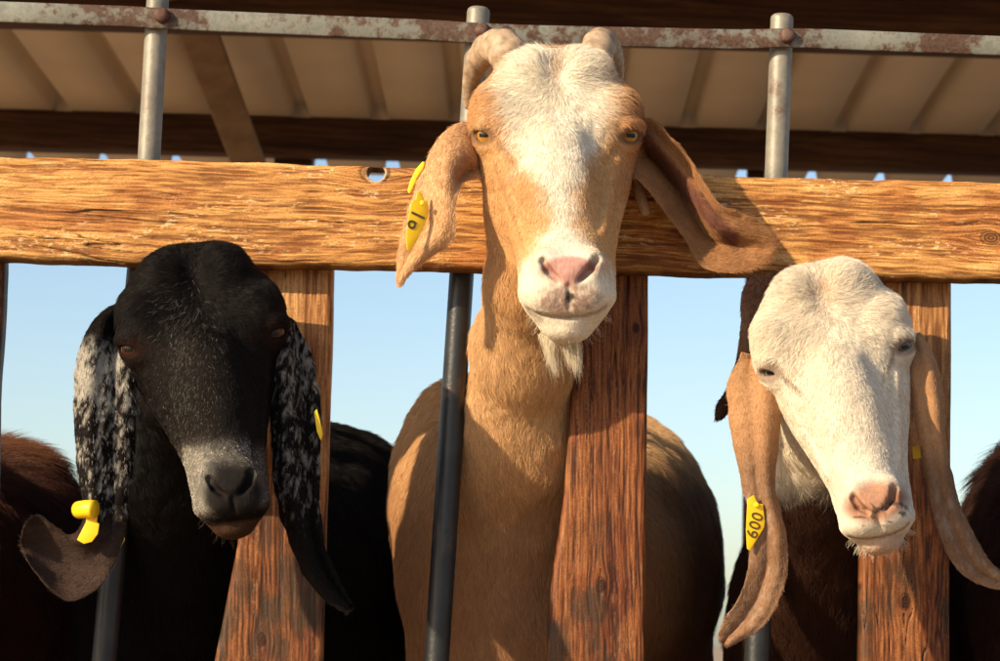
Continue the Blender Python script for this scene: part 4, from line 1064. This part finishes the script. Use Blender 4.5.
# ============================================================ THE TWO GOATS AT THE EDGES
def side_goat(label, body_c, body_r, limbs, col, limits, seed, lenv, head):
    g = empty('goat', (Wv(body_c[0], 640, body_c[2]).x, Wv(body_c[0], 640, body_c[2]).y, 0), label, 'goat', 'goats looking through the fence')
    bpy.context.view_layer.update()
    hb = (head.c[0] - 95, head.c[0] + 95, head.c[1] - 95, head.c[1] + 225, head.c[2] - 140, head.c[2] + 110)
    b, V, Nn, T = build_body('body', g, head, hb, limits, limbs, col, h=4.5)
    fur('fur', b, V, Nn, T, .35, lambda p, n: np.full(len(p), float(lenv)) * (1 + 1.0 * (n[:, 1] < -.6)), lambda p, n: np.tile([.5, .5, .1], (len(p), 1)), col, .2, seed=seed, lift=.5)
    for s in (-1, 1): eyeball(g, head, s, (.30, .14, .04))
    return g
def rb_col(p, nn, g):
    c = np.array([.05, .017, .010]) * (.6 + .8 * fbm(p, 22, 9)[:, None])
    c = mixc(c, np.array([.20, .08, .035]), sstep(475, 445, p[:, 1] + (fbm(p, 20, 3) - .5) * 22) * .8); return vary(c, g, .25)  # orange mane on top, lightened to stand in for sunlit hair
def lb_col(p, nn, g):
    c = np.array([.045, .018, .012]) * (.6 + .8 * fbm(p, 22, 19)[:, None])
    return vary(c, g, .25)
hp = Pose(-165, 420, -90, roll=5)
lg = side_goat('dark reddish brown goat at the left edge, only its shaggy back showing', (-20, 600, 400), None,
    [('cone', ((-160, 440, -20), (-130, 520, 110), 44, 55), 20), ('cone', ((-130, 520, 110), (-80, 580, 220), 55, 80), 30), ('ell', ((-60, 600, 300), (95, 148, 130)), 40), ('ell', ((0, 602, 560), (100, 156, 280)), 50)] + legs(-70, 700, 270, 780, 46, cxb=10),
    rb_col, (-270, 150, 320, 1250, -240, 900), 61, 15, hp)
ear([(-250, 400, -232, 410, -92, -90, -92), (-268, 470, -226, 470, -100, -110, -100), (-262, 540, -228, 545, -104, -112, -104), (-250, 590, -240, 592, -104, -104, -104)], lg, rb_col, dens=.1, seed=63)
ear([(-100, 405, -82, 400, -92, -90, -92), (-102, 470, -62, 470, -100, -110, -100), (-98, 540, -64, 540, -104, -112, -104), (-84, 590, -76, 592, -104, -104, -104)], lg, rb_col, dens=.1, seed=64)
hp2 = Pose(1150, 420, -90, roll=-4)
rgt = side_goat('dark brown goat at the right edge, only its shoulder showing', (1060, 600, 400), None,
    [('cone', ((1150, 440, -20), (1125, 520, 110), 44, 55), 20), ('cone', ((1125, 520, 110), (1100, 580, 220), 55, 80), 30), ('ell', ((1080, 600, 300), (105, 155, 130)), 40), ('ell', ((1050, 595, 560), (100, 158, 280)), 50)] + legs(1085, 700, 270, 780, 46, cxb=1060),
    lb_col, (920, 1250, 320, 1250, -240, 900), 62, 16, hp2)
ear([(1066, 400, 1084, 410, -92, -90, -92), (1048, 470, 1090, 470, -100, -110, -100), (1052, 540, 1088, 545, -104, -112, -104), (1066, 590, 1074, 592, -104, -104, -104)], rgt, lb_col, dens=.1, seed=65)
ear([(1215, 405, 1233, 400, -92, -90, -92), (1213, 470, 1253, 470, -100, -110, -100), (1217, 540, 1250, 540, -104, -112, -104), (1230, 590, 1240, 592, -104, -104, -104)], rgt, lb_col, dens=.1, seed=66)

def whiskers(parent, pose, col, seed, n=70, wscale=.85):
    g = np.random.default_rng(seed); ro, ti = [], []
    for k in range(n):
        a = g.uniform(-1.1, 1.1); x = 567.5 + 42 * wscale * math.sin(a); y = 300 + 36 * math.cos(a) * (.75 if abs(a) > .8 else 1); d = -150 + 18 * abs(math.sin(a)) + g.normal(0, 5)
        L_ = g.uniform(7, 17); ro.append(pose.fwd([x, y, d])); ti.append(pose.fwd([x + L_ * math.sin(a) * .8 + g.normal(0, 2), y + L_ * (.5 + .5 * math.cos(a)), d - g.uniform(0, 8)]))
    strands('whiskers', parent, ro, ti, [(.8, .8, .8), (1, 1, 1)], n * 2, col, .10, seed, sag=-1.5)
whiskers(wht, pw, (.75, .66, .52), 71); whiskers(blk, pb_, (.10, .07, .05), 72, 22, .8); whiskers(tan, pt, (.78, .66, .48), 73, 60, 1.0)

bpy.context.view_layer.update()
def pin(x, y, d, parent): 
    dome('tag_pin', x, y, d, 2.7, .0018, M_TAG, parent)
pin(422.3, 203, -113, bpy.data.objects['ear_tag']); pin(756.5, 505, -119.2, et)
